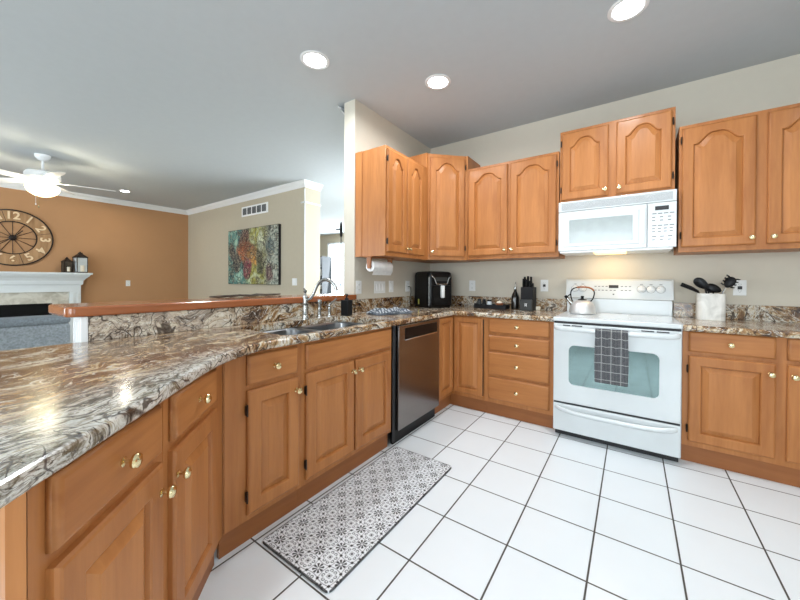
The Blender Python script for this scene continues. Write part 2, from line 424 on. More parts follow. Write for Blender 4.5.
def copy_tree(o, parent=None):
    c = o.copy(); COL.objects.link(c); c.parent = parent
    for ch in list(o.children): copy_tree(ch, c)
    return c
def offset_poly(poly, d):
    """shift every edge of a counter-clockwise outline inward by d"""
    n = len(poly); out = []
    for i in range(n):
        p0, p1, p2 = Vector(poly[i-1]), Vector(poly[i]), Vector(poly[(i+1) % n])
        a = (p1-p0).normalized(); b = (p2-p1).normalized()
        na = Vector((-a.y, a.x)); nb = Vector((-b.y, b.x)); m = (na+nb)
        if m.length < 1e-6: m = na
        m.normalize(); k = d/max(.3, m.dot(na)); out.append(tuple(p1+m*k))
    return out
def rrect(x0, y0, x1, y1, r, seg=5):
    out = []
    for cx, cy, a0 in ((x1-r, y1-r, 0), (x0+r, y1-r, PI/2), (x0+r, y0+r, PI), (x1-r, y0+r, 1.5*PI)):
        for i in range(seg+1):
            a = a0+PI/2*i/seg; out.append((cx+r*math.cos(a), cy+r*math.sin(a)))
    return out
def slab(poly, z0, z1, r=.012, holes=()):
    """flat slab with a rounded outer edge and straight-cut holes"""
    mb = MB(); t = bmesh.new()
    prof = [(0, z0+r)]+[(r*(1-math.cos(a)), z1-r+r*math.sin(a)) for a in [PI/2*k/4 for k in range(0, 5)]]
    low = [(r*(1-math.cos(a)), z0+r-r*math.sin(a)) for a in [PI/2*k/4 for k in range(4, 0, -1)]]
    rings = []
    for d, z in low+prof:
        rings.append([t.verts.new((x, y, z)) for x, y in offset_poly(poly, d)])
    for a, b in zip(rings, rings[1:]):
        n = len(a)
        for j in range(n): t.faces.new((a[j], a[(j+1) % n], b[(j+1) % n], b[j]))
    for z, ring in ((z1, rings[-1]), (z0, rings[0])):
        hv = [[t.verts.new((x, y, z)) for x, y in h] for h in holes]
        allv = ring+[v for h in hv for v in h]; pts = [Vector((v.co.x, v.co.y)) for v in allv]
        ed = []; k = 0
        for grp in [ring]+hv:
            ed += [(k+i, k+(i+1) % len(grp)) for i in range(len(grp))]; k += len(grp)
        _, _, faces, ov, _, _ = delaunay_2d_cdt(pts, ed, [], 0, 1e-6)
        def inside(p, poly):
            c = False; n = len(poly)
            for i in range(n):
                x1, y1 = poly[i]; x2, y2 = poly[i-1]
                if (y1 > p[1]) != (y2 > p[1]) and p[0] < (x2-x1)*(p[1]-y1)/(y2-y1)+x1: c = not c
            return c
        vmap = [o[0] if o else None for o in ov]
        op = [(v.co.x, v.co.y) for v in ring]
        for f in faces:
            ids = [vmap[i] for i in f]
            if None in ids: continue
            cx = sum(pts[i][0] for i in ids)/len(ids); cy = sum(pts[i][1] for i in ids)/len(ids)
            if not inside((cx, cy), op) or any(inside((cx, cy), h) for h in holes): continue
            try: t.faces.new([allv[i] for i in ids])
            except ValueError: pass
        if z == z1: top = hv
        else: bot = hv
    for a, b in zip(top, bot):
        n = len(a)
        for j in range(n): t.faces.new((a[j], a[(j+1) % n], b[(j+1) % n], b[j]))
    bmesh.ops.recalc_face_normals(t, faces=t.faces)
    mb._merge(t); return mb

# ------------------------------------------------------------------ room shell
CZ = 2.78
struct('floor', MB().box(-.12, -6.4, -.05, 4.3, 0, 0), 'tile')
struct('floor_living', MB().box(-6.6, -6.4, -.05, -.12, 4.6, 0), 'carpet')
struct('ceiling', MB().box(-9.2, -6.5, CZ, 4.4, 4.7, CZ+.1), 'ceiling')
struct('wall_back', MB().box(-.13, 0, 0, 4.3, .12, CZ), 'wall')
def wall_with_holes(x0, x1, z0, z1, holes, y0, y1, swap=False):
    mb = MB(); xs = sorted({x0, x1, *[h[0] for h in holes], *[h[1] for h in holes]})
    for a, b in zip(xs, xs[1:]):
        hs = [h for h in holes if h[0] <= a and h[1] >= b]
        spans = [(z0, z1)] if not hs else [(z0, hs[0][2]), (hs[0][3], z1)]
        for c, d in spans:
            if d-c < .001: continue
            if swap: mb.box(y0, a, c, y1, b, d)
            else: mb.box(a, y0, c, b, y1, d)
    return mb
struct('wall_right', wall_with_holes(-6.4, .12, 0, CZ, [(-4.4, -2.8, .85, 2.15)], 4.2, 4.32, True), 'wall')
struct('wall_front', wall_with_holes(-6.6, 4.32, 0, CZ, [(-5.3, -1.9, .55, 2.45), (.6, 3.2, .5, 2.4)], -6.52, -6.4), 'wall_living')
struct('wall_left', MB().box(-6.6, -6.4, 0, -6.488, .3, CZ), 'wall_orange')
struct('wall_living', MB().box(-6.488, 0, 0, -2.32, .31, CZ), 'wall_living')
struct('wall_kitchen_side', MB().box(-.13, -1.31, 0, 0, 0, CZ), 'wall')
struct('wall_hall_side', wall_with_holes(0, 4.5, 0, CZ, [(.7, 3.3, .35, 2.40)], -.13, 0.0, True), 'wall')
struct('wall_hall_back', wall_with_holes(-9.1, 0, 0, CZ, [(-6.80, -4.4, .45, 2.50)], 4.5, 4.6), 'wall_living')
struct('wall_hall_left', MB().box(-9.1, .31, 0, -9.0, 4.5, CZ), 'wall')
struct('floor_hall', MB().box(-9.1, .3, -.05, -6.6, 4.6, 0), 'carpet')
struct('wall_hall_front', MB().box(-9.0, .2, 0, -6.6, .31, CZ), 'wall')
struct('wall_peninsula', MB().box(-.10, -3.035, 0, 0, -1.31, 1.020), 'wall')
# fluted white end trim on the half wall
tr = MB().box(-.10, -3.060, 0, .022, -3.035, 1.020, .003)
for k in range(3): tr.box(-.085+k*.04, -3.064, .1, -.068+k*.04, -3.059, 1.0, .002)
struct('trim_1', tr, 'white_trim')
# window openings; all but the hall back one are unseen, added for light
def window(name, a0, a1, z0, z1, c, axis, fc=.05):
    """frame, mullions and pane set into a wall opening"""
    mb = MB(); pn = MB()
    def bx(m, a, b, z, zz, d0, d1):
        if axis == 'x': m.box(a, d0, z, b, d1, zz)
        else: m.box(d0, a, z, d1, b, zz)
    for a, b, z, zz in ((a0, a0+fc, z0, z1), (a1-fc, a1, z0, z1), (a0, a1, z0, z0+fc), (a0, a1, z1-fc, z1), ((a0+a1)/2-.02, (a0+a1)/2+.02, z0, z1)):
        bx(mb, a, b, z, zz, c-.03, c+.03)
    o = struct(name, mb, 'white_trim'); bx(pn, a0, a1, z0, z1, c-.004, c+.004); p = pn.build('pane', 'glass_pane', o, False)
window('added_window_1', .6, 3.2, .5, 2.4, -6.46, 'x'); window('added_window_2', -5.3, -1.9, .55, 2.45, -6.46, 'x')
window('added_window_3', -4.4, -2.8, .85, 2.15, 4.26, 'y'); window('added_window_5', .7, 3.3, .35, 2.40, -.06, 'y'); window('window_4', -6.8, -4.4, .45, 2.5, 4.55, 'x')

# crown moulding
def crown(path, name, side=1):
    """moulding swept along a ceiling line; the room lies on the left of the path"""
    prof = [(0, -.095), (.010, -.095), (.012, -.082), (.022, -.078), (.030, -.058), (.050, -.036), (.060, -.030), (.062, -.016), (.076, -.014), (.076, 0)]
    pts = [Vector(p) for p in path]; n = len(pts); t = bmesh.new(); rings = []
    for i, p in enumerate(pts):
        a = (pts[i]-pts[i-1]).normalized() if i else (pts[1]-pts[0]).normalized()
        b = (pts[i+1]-pts[i]).normalized() if i < n-1 else a
        na, nb = Vector((-a.y, a.x)), Vector((-b.y, b.x)); m = (na+nb).normalized(); k = 1/m.dot(na)
        rings.append([t.verts.new((p.x+m.x*k*d, p.y+m.y*k*d, CZ+z)) for d, z in prof])
    for a, b in zip(rings, rings[1:]):
        for j in range(len(prof)-1): t.faces.new((a[j], a[j+1], b[j+1], b[j]))
    t.faces.new(rings[0]); t.faces.new(rings[-1][::-1])
    bmesh.ops.recalc_face_normals(t, faces=t.faces)
    mb = MB(); mb._merge(t); return struct(name, mb, 'white_trim')
crown([(-2.32, .31), (-2.32, 0), (-6.488, 0), (-6.488, -6.4)][::1][::-1] if False else [(-2.32, .31), (-2.32, 0), (-6.488, 0), (-6.488, -6.4)], 'trim_2')
crown([(-.13, -1.31), (-.13, 4.5)], 'trim_3')
# thin band round the head of the pillar
bd = MB().box(-2.42, -.012, 2.435, -2.308, 0, 2.455).box(-2.32, -.012, 2.435, -2.308, .32, 2.455)
struct('trim_4', bd, 'white_trim')
struct('trim_5', MB().box(-2.335, -.006, 0, -2.316, .0, 2.66), 'white_trim')
struct('baseboard_left', MB().box(-6.488, -6.4, 0, -6.475, -3.55, .1, .003), 'white_trim')
struct('baseboard_living', MB().box(-6.488, -.012, 0, -2.33, 0, .1, .003), 'white_trim')

# ------------------------------------------------------------------ cabinet doors and drawers
def door_mesh(w, h, arch=0., fr=.058, th=.020, n=22):
    """raised-panel door; local x 0..w, z 0..h, back at y=0, front at y=-th; returns frame and panel"""
    def outline(x0, x1, z0, zlow, zarc, d):
        xa, xb, za = x0+d, x1-d, z0+d; pts = []
        for i in range(n+1): pts.append((xa+(xb-xa)*i/n, za))
        tp = []
        for i in range(n+1):
            t = -1+2*i/n
            if arch:
                q = min(1, abs(t)/.90); zz = zlow+(zarc-zlow)*(0.5+0.5*math.cos(PI*q**1.55))
            else: zz = zlow
            tp.append((xa+(xb-xa)*(t+1)/2, zz-d))
        return pts+tp[::-1]
    zlow = h-fr-(arch if arch else 0); zarc = h-fr*.88
    e = .005
    outer = [(w*i/n, 0) for i in range(n+1)]+[(w*(n-i)/n, h) for i in range(n+1)]
    outer_in = [(e+(w-2*e)*i/n, e) for i in range(n+1)]+[(e+(w-2*e)*(n-i)/n, h-e) for i in range(n+1)]
    mid1 = [(e*2.0+(w-4*e)*i/n, e*2) for i in range(n+1)]+[(e*2+(w-4*e)*(n-i)/n, h-e*2) for i in range(n+1)]
    L = lambda o, y: [(x, y, z) for x, z in o]
    O = outline(fr, w-fr, fr, zlow, zarc, 0); O1 = outline(fr, w-fr, fr, zlow, zarc, .005); O2 = outline(fr, w-fr, fr, zlow, zarc, .009)
    f = MB(); f.loops([L(outer, 0), L(outer, -th+.007), L(outer_in, -th+.002), L(mid1, -th), L(O, -th), L(O1, -th+.003), L(O2, -th+.014), L(O2, -.002)], cap0=True, cap1=False)
    P0 = outline(fr, w-fr, fr, zlow, zarc, .0092); P1 = outline(fr, w-fr, fr, zlow, zarc, .015); P2 = outline(fr, w-fr, fr, zlow, zarc, .038); P3 = outline(fr, w-fr, fr, zlow, zarc, .041)
    p = MB(); p.loops([L(P0, -.003), L(P0, -th+.013), L(P1, -th+.011), L(P2, -th+.001), L(P3, -th-.001)], cap0=True)
    return f, p
def knob(parent, x, y, z, mat='brass'):
    MB().lathe([(.011, 0), (.011, .002), (.0045, .004), (.0042, .013), (.008, .016), (.0150, .020), (.0165, .026), (.0145, .031), (.007, .0345), (0, .0352)], (x, y, z), '-y', 20).build('knob', mat, parent)
def hinge(parent, x, z, y=-.012):
    MB().box(x-.006, y-.010, z-.022, x+.004, y+.006, z+.022, .004).cyl(.004, .052, (x-.001, y-.008, z-.026), 'z', 8).build('hinge', 'hinge', parent)
def door(root, x, z, w, h, y=0, arch=0., knob_at=None, hinge_side=None, fr=.058, name='door'):
    e_w = w
    f, p = door_mesh(w, h, arch, fr)
    fo = f.build(name, 'wood_v', root, ang=12); fo.location = (x, y, z)
    p.build('panel', 'wood_v', fo, ang=8)
    if knob_at: knob(fo, knob_at[0] if knob_at[0] >= 0 else w+knob_at[0], -.020, knob_at[1] if knob_at[1] >= 0 else h+knob_at[1])
    if hinge_side:
        hx = -.004 if hinge_side == 'l' else w+.008
        for hz in (.085, h-.085): hinge(fo, hx, hz)
    return fo
def drawer(root, x, z, w, h, y=0, kn=True):
    e = .006
    def R(d, yy): return [(d, yy, d), (w-d, yy, d), (w-d, yy, h-d), (d, yy, h-d)]
    o = MB().loops([R(0, 0), R(0, -.009), R(.0015, -.0095), R(.003, -.015), R(.008, -.0185), R(.012, -.020)], cap0=True).build('drawer', 'wood_h', root, ang=12); o.location = (x, y, z)
    if kn: knob(o, w/2, -.020, h/2)
    return o
BT = .865   # base cabinet top
def base_root(name, loc, rz, label, group='maple base cabinets'):
    return empty('base_cabinet', loc, rz, label, 'cabinet', group)

# ---- base cabinets on the stove wall
r = base_root('', (2.293, -.61, 0), 0, 'maple base cabinet right of the white range, one drawer over each raised panel door')
MB().box(0, 0, .115, .90, .60, BT).build('body', 'wood_v', r)
MB().box(0, .03, 0, .90, .05, .115).build('toe_kick', 'wood_dark', r)
drawer(r, .030, .736, .393, .130); drawer(r, .468, .736, .393, .130)
door(r, .030, .150, .393, .560, knob_at=(-.024, -.062), hinge_side='l'); door(r, .468, .150, .393, .560, knob_at=(.024, -.062), hinge_side='r')
r = base_root('', (.936, -.61, 0), 0, 'maple base cabinet with a stack of four drawers left of the white range')
MB().box(0, 0, .115, .575, .60, BT).build('body', 'wood_v', r)
MB().box(0, .03, 0, .575, .05, .115).build('toe_kick', 'wood_dark', r)
for z, h in ((.736, .130), (.582, .132), (.366, .200), (.150, .196)): drawer(r, .034, z, .504, h)
# corner cabinet with an L-shaped pair of doors
r = base_root('', (.61, -.61, 0), 0, 'maple inner corner base cabinet with two doors meeting at a right angle, beside the dishwasher')
MB().prism([(0, 0), (0, -.296), (-.60, -.296), (-.60, .60), (.325, .60), (.325, 0)][::-1], .115, BT).build('body', 'wood_v', r)
MB().box(-.04, .03, 0, .325, .05, .115).box(-.055, -.296, 0, -.035, .05, .115).build('toe_kick', 'wood_dark', r)
door(r, .021, .150, .285, .708, fr=.045)
f, p = door_mesh(.272, .708, 0, .045); fo = f.build('door', 'wood_v', r, ang=12); fo.rotation_euler = (0, 0, PI/2); fo.location = (0, -.290, .150); p.build('panel', 'wood_v', fo, ang=8)
MB().box(0.306, -.012, .16, .312, .002, .845).build('door_gap_strip', 'hinge', r)
# ---- peninsula run (faces +x)
r = base_root('', (.61, -2.345, 0), PI/2, 'maple sink base cabinet with a wide false drawer over two doors, left of the dishwasher')
MB().box(0, 0, .115, .768, .56, .66).box(0, 0, .66, .768, .006, BT).build('body', 'wood_v', r)
MB().box(0, .03, 0, .768, .05, .115).build('toe_kick', 'wood_dark', r)
drawer(r, .020, .722, .732, .130, kn=False)
door(r, .020, .145, .358, .556, knob_at=(-.022, -.060), hinge_side='l'); door(r, .392, .145, .358, .556, knob_at=(.024, -.060))
r = base_root('', (.61, -2.742, 0), PI/2, 'narrow maple base cabinet with one drawer and one door, left of the sink cabinet')
MB().box(0, 0, .115, .396, .56, .66).box(0, 0, .66, .396, .006, BT).build('body', 'wood_v', r)
MB().box(0, .03, 0, .396, .05, .115).build('toe_kick', 'wood_dark', r)
MB().box(.004, -.004, .118, .066, 0, .866, .001).build('filler_strip', 'wood_v', r)
drawer(r, .100, .720, .262, .132); door(r, .100, .145, .272, .552, knob_at=(-.022, -.060), hinge_side='l')
# ---- angled run (45 degrees)
A = (.61, -2.745); D45 = (math.sqrt(.5), -math.sqrt(.5))
def sp(s, b=0): return (A[0]+D45[0]*s-b*math.sqrt(.5), A[1]+D45[1]*s-b*math.sqrt(.5))
def ang_cab(s0, s1, label, poly):
    p0 = sp(s1); r = base_root('', (p0[0], p0[1], 0), 3*PI/4, label)
    inv = Matrix.Rotation(-3*PI/4, 4, 'Z') @ Matrix.Translation((-p0[0], -p0[1], 0))
    MB().prism(poly, .115, BT, M=inv).build('body', 'wood_v', r)
    MB().box(.0 if s0 == 0 else .05, .03, 0, s1-s0, .05, .115).build('toe_kick', 'wood_dark', r)
    return r
r = ang_cab(.0, .455, 'maple one drawer base cabinet on the angled peninsula, next to the narrow cabinet', [sp(0), sp(.455), sp(.455, .34), sp(0, .34)])
L = .455
drawer(r, L-.425, .716, .320, .132); door(r, L-.430, .145, .330, .545, knob_at=(.016, -.075))
r = ang_cab(.457, .857, 'maple one drawer base cabinet at the near end of the angled peninsula', [sp(.457), sp(.857), (.742, -3.3515), sp(.457, .34)])
L = .857
drawer(r, L-.825, .716, .335, .132); door(r, L-.825, .145, .338, .545, knob_at=(-.016, -.075))
tag(MB().box(.03, -3.374, 0, 1.2165, -3.352, BT).build('end_panel', 'wood_v'), 'plain maple end panel closing the near end of the peninsula cabinets', 'cabinet panel')

# ---- wall cabinets
UB, UT = 1.405, 2.318
def upper(loc, rz, wd, z0, z1, doors, label, dep=.335, arch=.062, rail=.035):
    r = empty('wall_cabinet', loc, rz, label, 'cabinet', 'maple wall cabinets')
    MB().box(0, 0, z0, wd, dep-.002, z1, .002).build('body', 'wood_v', r)
    for x, w, kx, hs in doors: door(r, x, z0+rail, w, z1-z0-rail-.025, 0, arch, (kx, .045), hs)
    return r
upper((.636, -.335, 0), 0, .850, UB, UT, [(.014, .392, -.022, None), (.430, .400, .022, 'r')], 'two door maple wall cabinet with arched panels, between corner cabinet and microwave')
upper((1.493, -.335, 0), 0, .775, 1.862, 2.474, [(.016, .342, -.022, 'l'), (.410, .345, .022, 'r')], 'short maple wall cabinet with two arched doors above the microwave', rail=.022)
upper((2.290, -.335, 0), 0, .88, UB, UT, [(.016, .378, -.024, 'l'), (.446, .400, .024, None)], 'two door maple wall cabinet with arched panels right of the microwave')
upper((.335, -1.300, 0), PI/2, .660, UB-.01, UT-.01, [(.012, .282, -.020, 'l'), (.300, .286, .020, None)], 'maple wall cabinet above the paper towel, its plain side facing out')
lw = bpy.data.objects['wall_cabinet.003']
MB().box(-.005, .255, UB-.01, 0, .333, UT-.01, .001).build('side_strip', 'wood_v', lw)
# corner diagonal
r = empty('wall_cabinet', (.335, -.612, 0), PI/4, 'taller diagonal corner wall cabinet with a single arched door', 'cabinet', 'maple wall cabinets')
inv = Matrix.Rotation(-PI/4, 4, 'Z') @ Matrix.Translation((-.335, .612, 0))
MB().prism([(.335, -.612), (.612, -.335), (.634, -.335), (.634, -.003), (.003, -.003), (.003, -.638), (.335, -.638)], UB-.005, 2.455, M=inv).build('body', 'wood_v', r)
door(r, .014, UB+.03, .364,   .985, 0, .066, (.022, .045), 'r')

# ------------------------------------------------------------------ countertops
KT, KB = .909, .869
ov = .652
front = [(1.508, -ov), (ov, -ov), (ov, -2.50)]
# rounded turn from the straight run into the angled run  (edge line x + y = -2.070)
arc = []
p0, p1, p2 = Vector((ov, -2.50)), Vector((ov, -2.72)), Vector((.86, -2.93))
for i in range(1, 9):
    t = i/8; arc.append(tuple(p0*(1-t)**2+p1*2*t*(1-t)+p2*t*t))
poly = [(.0, -.001), (.0, -3.435), (1.33, -3.435), (1.352, -3.422)]+arc[::-1]+[(ov, -2.50), (ov, -ov-.02), (ov+.02, -ov), (1.508, -ov), (1.508, -.001)]
hole = rrect(.128, -2.425, .600, -1.605, .06)
slab(poly, KB, KT, .014, [hole]).build('countertop', 'granite', ang=50)
ct = bpy.data.objects['countertop']; tag(ct, 'brown and white veined granite worktop wrapping the peninsula, sink and inner corner', 'countertop')
o = slab([(2.290, -.001), (2.290, -ov), (3.20, -ov), (3.20, -.001)], KB, KT, .014).build('countertop', 'granite', ang=50)
tag(o, 'short brown granite worktop right of the white range', 'countertop')
def splash(name, x0, y0, x1, y1, z1, label): tag(MB().box(x0, y0, KT, x1, y1, z1, .003).build('backsplash', 'granite'), label, 'backsplash', 'granite backsplash strips')
splash('', .001, -3.034, .020, -1.315, 1.020, 'granite strip between the peninsula worktop and the raised wooden bar')
splash('', .001, -1.314, .020, -.022, 1.022, 'low granite strip on the wall behind the paper towel and air fryer')
splash('', .001, -.021, 1.508, -.001, 1.022, 'low granite strip along the wall left of the range')
splash('', 2.292, -.021, 3.20, -.001, 1.022, 'low granite strip along the wall right of the range')
# raised bar
bar = MB().prism([(.035, -1.313), (.035, -3.088), (.015, -3.108), (-.270, -3.115), (-.290, -3.095), (-.290, -1.10), (-.135, -1.10), (-.135, -1.313)], 1.021, 1.066, .009, seg=3)
tag(bar.build('bar_top', 'bar_wood'), 'polished reddish wooden raised bar top along the peninsula', 'bar top')

# ------------------------------------------------------------------ sink and faucet
r = empty('kitchen_sink', (.325, -1.93, KT-.2), 0, 'double bowl stainless steel sink set into the granite peninsula', 'sink')
def bowl(y0, y1):
    x0, x1 = .124, .602; lo = []
    for d, z, rr in ((-.0, KB-.002, .05), (.006, KB-.012, .05), (.010, KB-.10, .05), (.016, KB-.165, .05), (.045, KB-.185, .04)):
        lo.append([(x, y, z) for x, y in rrect(x0+d, y0+d, x1-d, y1-d, rr)])
    return MB().loops(lo).build('bowl', 'sink', r, off=(.325, -1.93, KT-.2))
def rebase(o): o.location = (0, 0, 0)
for b in (bowl(-2.429, -2.040), bowl(-2.005, -1.601)):
    rebase(b)
    MB().lathe([(.045, .0), (.043, .004), (.030, .002), (0, .002)], (.053, (-.285 if b.name == 'bowl' else .127), KB-.184-(KT-.2)), 'z', 20).build('drain', 'chrome', b)
rim = MB().box(.126, -2.044, KB-.030, .600, -2.002, KB-.004, .006).build('divider', 'sink', r, off=(.325, -1.93, KT-.2)); rebase(rim)

FX, FY = .085, -1.905
r = empty('kitchen_faucet', (FX, FY, KT), 0, 'tall brushed nickel gooseneck faucet with a top lever behind the sink', 'faucet')
MB().lathe([(.028, 0), (.028, .006), (.022, .010), (.020, .03), (.023, .034), (.019, .04), (.0185, .10), (.022, .105), (.022, .113), (.018, .118), (.0175, .150), (.021, .155), (.019, .168), (0, .17)], seg=24).build('body', 'nickel', r)
gp = [(0, 0, .135), (.020, .004, .140), (.040, .012, .150), (.060, .02, .178), (.075, .028, .215), (.093, .035, .250), (.122, .045, .276), (.158, .056, .283), (.192, .068, .270), (.218, .08, .238), (.228, .084, .205)]
def smooth_path(pts, n=6):
    P = [Vector(p) for p in pts]; out = []
    for i in range(len(P)-1):
        a, b, c, d = P[max(i-1, 0)], P[i], P[i+1], P[min(i+2, len(P)-1)]
        for k in range(n):
            t = k/n; out.append(.5*((2*b)+(c-a)*t+(2*a-5*b+4*c-d)*t*t+(3*b-a-3*c+d)*t**3))
    out.append(P[-1]); return out
sps = smooth_path(gp, 5); ns = len(sps)
MB().tube(sps, [.011+(.003*(i/ns)**4) for i in range(ns)], 14).build('spout', 'nickel', r)
MB().tube([(0, 0, .17), (0, 0, .188)], .007, 10).lathe([(0, -.014), (.010, -.010), (.014, 0), (.010, .010), (0, .014)], (0, 0, .200)).tube([(0, 0, .2), (-.008, -.006, .222)], [.005, .006], 8).build('lever', 'nickel', r)
for (x, y, nm, lb, cat) in ((.085, -1.775, 'side_sprayer', 'short brushed nickel side sprayer just right of the tall faucet', 'sprayer'), (.088, -1.68, 'faucet_handle', 'slim brushed nickel handle post between the sprayer and the black soap bottle', 'faucet handle')):
    q = empty(nm, (x, y, KT), 0, lb, cat)
    MB().lathe([(.022, 0), (.022, .006), (.014, .012), (.011, .045), (.014, .06), (.012, .075), (0, .078)]).build('base', 'nickel', q)
    if nm == 'side_sprayer': MB().lathe([(.012, .076), (.014, .085), (.013, .11), (.017, .125), (.014, .135), (0, .137)]).build('spray_head', 'nickel', q)
    else: MB().lathe([(0, .076), (.011, .082), (.011, .092), (.006, .10), (0, .10)]).tube([(0, 0, .088), (.02, .035, .125), (.024, .05, .135)], [.006, .005, .008], 8).build('lever', 'nickel', q)
r = empty('soap_dispenser', (.150, -1.555, KT), .2, 'square matte black soap dispenser with a pump beside the sink', 'soap dispenser')
MB().box(-.034, -.034, 0, .034, .034, .125, .006).build('bottle', 'black_matte', r)
MB().lathe([(.016, .124), (.016, .138), (.006, .142), (.005, .160), (.011, .162), (.011, .172), (0, .173)]).tube([(0, 0, .168), (.02, -.02, .168), (.03, -.03, .160)], .005, 8).build('pump', 'black_matte', r)

# folded dish towel (grid with folds)
def cloth(nx, ny, fn):
    t = bmesh.new(); g = [[t.verts.new(fn(i/nx, j/ny)) for j in range(ny+1)] for i in range(nx+1)]
    for i in range(nx):
        for j in range(ny): t.faces.new((g[i][j], g[i+1][j], g[i+1][j+1], g[i][j+1]))
    r = bmesh.ops.solidify(t, geom=list(t.faces), thickness=.004); bmesh.ops.recalc_face_normals(t, faces=t.faces)
    mb = MB(); mb._merge(t); return mb
dt = MB()
t = cloth(36, 24, lambda u, v: ((u-.5)*.34+.012*math.sin(v*9), (v-.5)*.21+.012*math.sin(u*11), .016+.020*(1-abs(2*u-1)**6)*(1-abs(2*v-1)**6)*(1+.5*math.sin(u*14+v*5)+.4*math.sin(v*17-u*4))))
me = bpy.data.meshes.new('x'); t.bm.to_mesh(me); dt.bm.from_mesh(me); t.bm.free(); bpy.data.meshes.remove(me)
dt.box(-.165, -.10, .002, .165, .10, .012, .004)
o = dt.build('dish_towel', 'dish'); o.location = (.325, -1.235, KT); o.rotation_euler = (0, 0, 1.15); tag(o, 'folded blue grey and white striped dish towel lying right of the sink', 'towel')

# ------------------------------------------------------------------ dishwasher
r = empty('dishwasher', (.61, -1.530, 0), PI/2, 'brushed stainless dishwasher with a black pocket handle under the worktop', 'dishwasher')
MB().box(.003, .002, .10, .612, .55, BT-.003).build('body', 'black_plastic', r)
d = MB().box(.008, -.028, .105, .612, 0, .862, .004).build('door', 'steel', r)
MB().box(.085, -.031, .755, .565, -.0275, .838, .001).build('pocket_handle', 'black_plastic', d)
MB().box(.085, -.034, .747, .565, -.026, .755, .002).build('handle_lip', 'chrome', d)
MB().box(.0, .015, 0.0, .612, .04, .10).build('toe_kick', 'black_plastic', r)
MB().box(-.034, -.004, .03, -.001, .0, BT-.004).build('side_gap_strip', 'slot', r)

# ------------------------------------------------------------------ range
RX = 1.514
r = empty('electric_range', (RX, 0, 0), 0, 'white freestanding electric range with glass oven door and rear control panel', 'stove')
WD = .772
MB().box(0, -.665, .045, WD, -.012, .895).build('body', 'white_enamel', r)
MB().box(.01, -.64, 0, WD-.01, -.05, .045).build('plinth', 'slot', r)
MB().box(-.001, -.700, .885, WD+.001, -.10, .916, .008, seg=3).build('cooktop', 'white_enamel', r)
MB().box(.03, -.64, .9162, WD-.03, -.12, .9172).build('glass_top', 'white_enamel', r)
for bx, by, br in ((.19, -.25, .085), (.57, -.25, .10), (.19, -.50, .11), (.57, -.50, .085)):
    MB().lathe([(br-.002, 0), (br-.002, .0005), (br, .0005), (br, 0)], (bx, by, .9173)).build('burner_ring', 'grey_grille', r)
# backguard
bgd = MB().box(.004, -.075, .90, WD-.004, -.012, 1.04, .004).loops([[(x, y, z) for y, z in ((-.075, 1.035), (-.115, 1.045), (-.085, 1.200), (-.065, 1.212), (-.012, 1.212), (-.012, 1.035))] for x in (.0, .012, WD-.012, WD)], cap0=True)
bgd.build('backguard', 'white_enamel', r, ang=60)
def on_panel(x, z): # point on the slanted face
    return (x, -.115+(z-1.045)/.155*.030-.0005, z)
tilt = math.atan2(.030, .155)
for i, x in enumerate((.075, .135, .565, .628, .692)):
    p = on_panel(x, 1.128)
    MB().lathe([(.027, 0), (.027, .002), (.021, .005), (.020, .020), (.017, .024), (0, .024)], M=Matrix.Translation(p) @ Matrix.Rotation(PI/2-tilt, 4, 'X')).box(-.004, -.020, .022, .004, .020, .030, .002, M=Matrix.Translation(p) @ Matrix.Rotation(PI/2-tilt, 4, 'X')).build('knob', 'white_plastic', r)
    MB().lathe([(.031, 0), (.031, .0006), (.029, .0006), (.029, 0)], M=Matrix.Translation(p) @ Matrix.Rotation(PI/2-tilt, 4, 'X')).build('dial_ring', 'grey_mark', r)
def flat(mb, x0, z0, x1, z1, th=.0015, n=0): 
    a, b = on_panel(x0, z0), on_panel(x0, z1)
    mb.loops([[(x0, a[1], z0), (x1, a[1], z0), (x1, b[1], z1), (x0, b[1], z1)], [(x0, a[1]-th, z0), (x1, a[1]-th, z0), (x1, b[1]-th, z1), (x0, b[1]-th, z1)]], cap0=True)
mb = MB(); flat(mb, .335, 1.135, .405, 1.160); mb.build('display', 'slot', r)
mk = MB()
for i, x in enumerate((.235, .262, .290, .318, .35, .378, .43, .458, .486)):
    for z in (1.112, 1.145):
        if z == 1.145 and .32 < x < .41: continue
        flat(mk, x-.008, z, x+.008, z+.006, .0008)
flat(mk, .364, 1.076, .376, 1.086, .0008)
for x in (.075, .135, .565, .628, .692): flat(mk, x-.010, 1.166, x+.010, 1.170, .0008)
mk.build('button_marks', 'grey_mark', r)
# oven door with handle and window
d = MB().box(.004, -.703, .272, WD-.004, -.668, .868, .008, seg=3).build('oven_door', 'white_enamel', r)
wp = rrect(.112, .415, WD-.118, .705, .035)
wl = lambda y, k=0: [(x, y, z+(.018*(1-((x-WD/2)/.28)**2) if z > .6 else 0)) for x, z in offset_poly(wp, k)]
MB().loops([wl(-.7025), wl(-.7045), wl(-.7045, .003)]).build('oven_window', 'glass_oven', d)
hp = smooth_path([(.020, -.700, .842), (.035, -.728, .838), (.10, -.742, .834), (WD/2, -.748, .832), (WD-.10, -.742, .834), (WD-.035, -.728, .838), (WD-.020, -.700, .842)], 5)
MB().tube(hp, .0135, 12, flat=1.3).build('door_handle', 'white_enamel', d)
for x0, x1 in ((.07, .12), (.13, .20), (.555, .625), (.638, .705)): MB().box(x0, -.7045, .853, x1, -.7015, .861, .001).build('vent_slot', 'slot', d)
MB().box(.006, -.690, .870, WD-.006, -.66, .884).build('top_gap', 'slot', r)
MB().box(.008, -.690, .258, WD-.008, -.66, .272).build('drawer_gap', 'slot', r)
dr = MB().box(.004, -.700, .050, WD-.004, -.668, .258, .008, seg=3).build('storage_drawer', 'white_enamel', r)
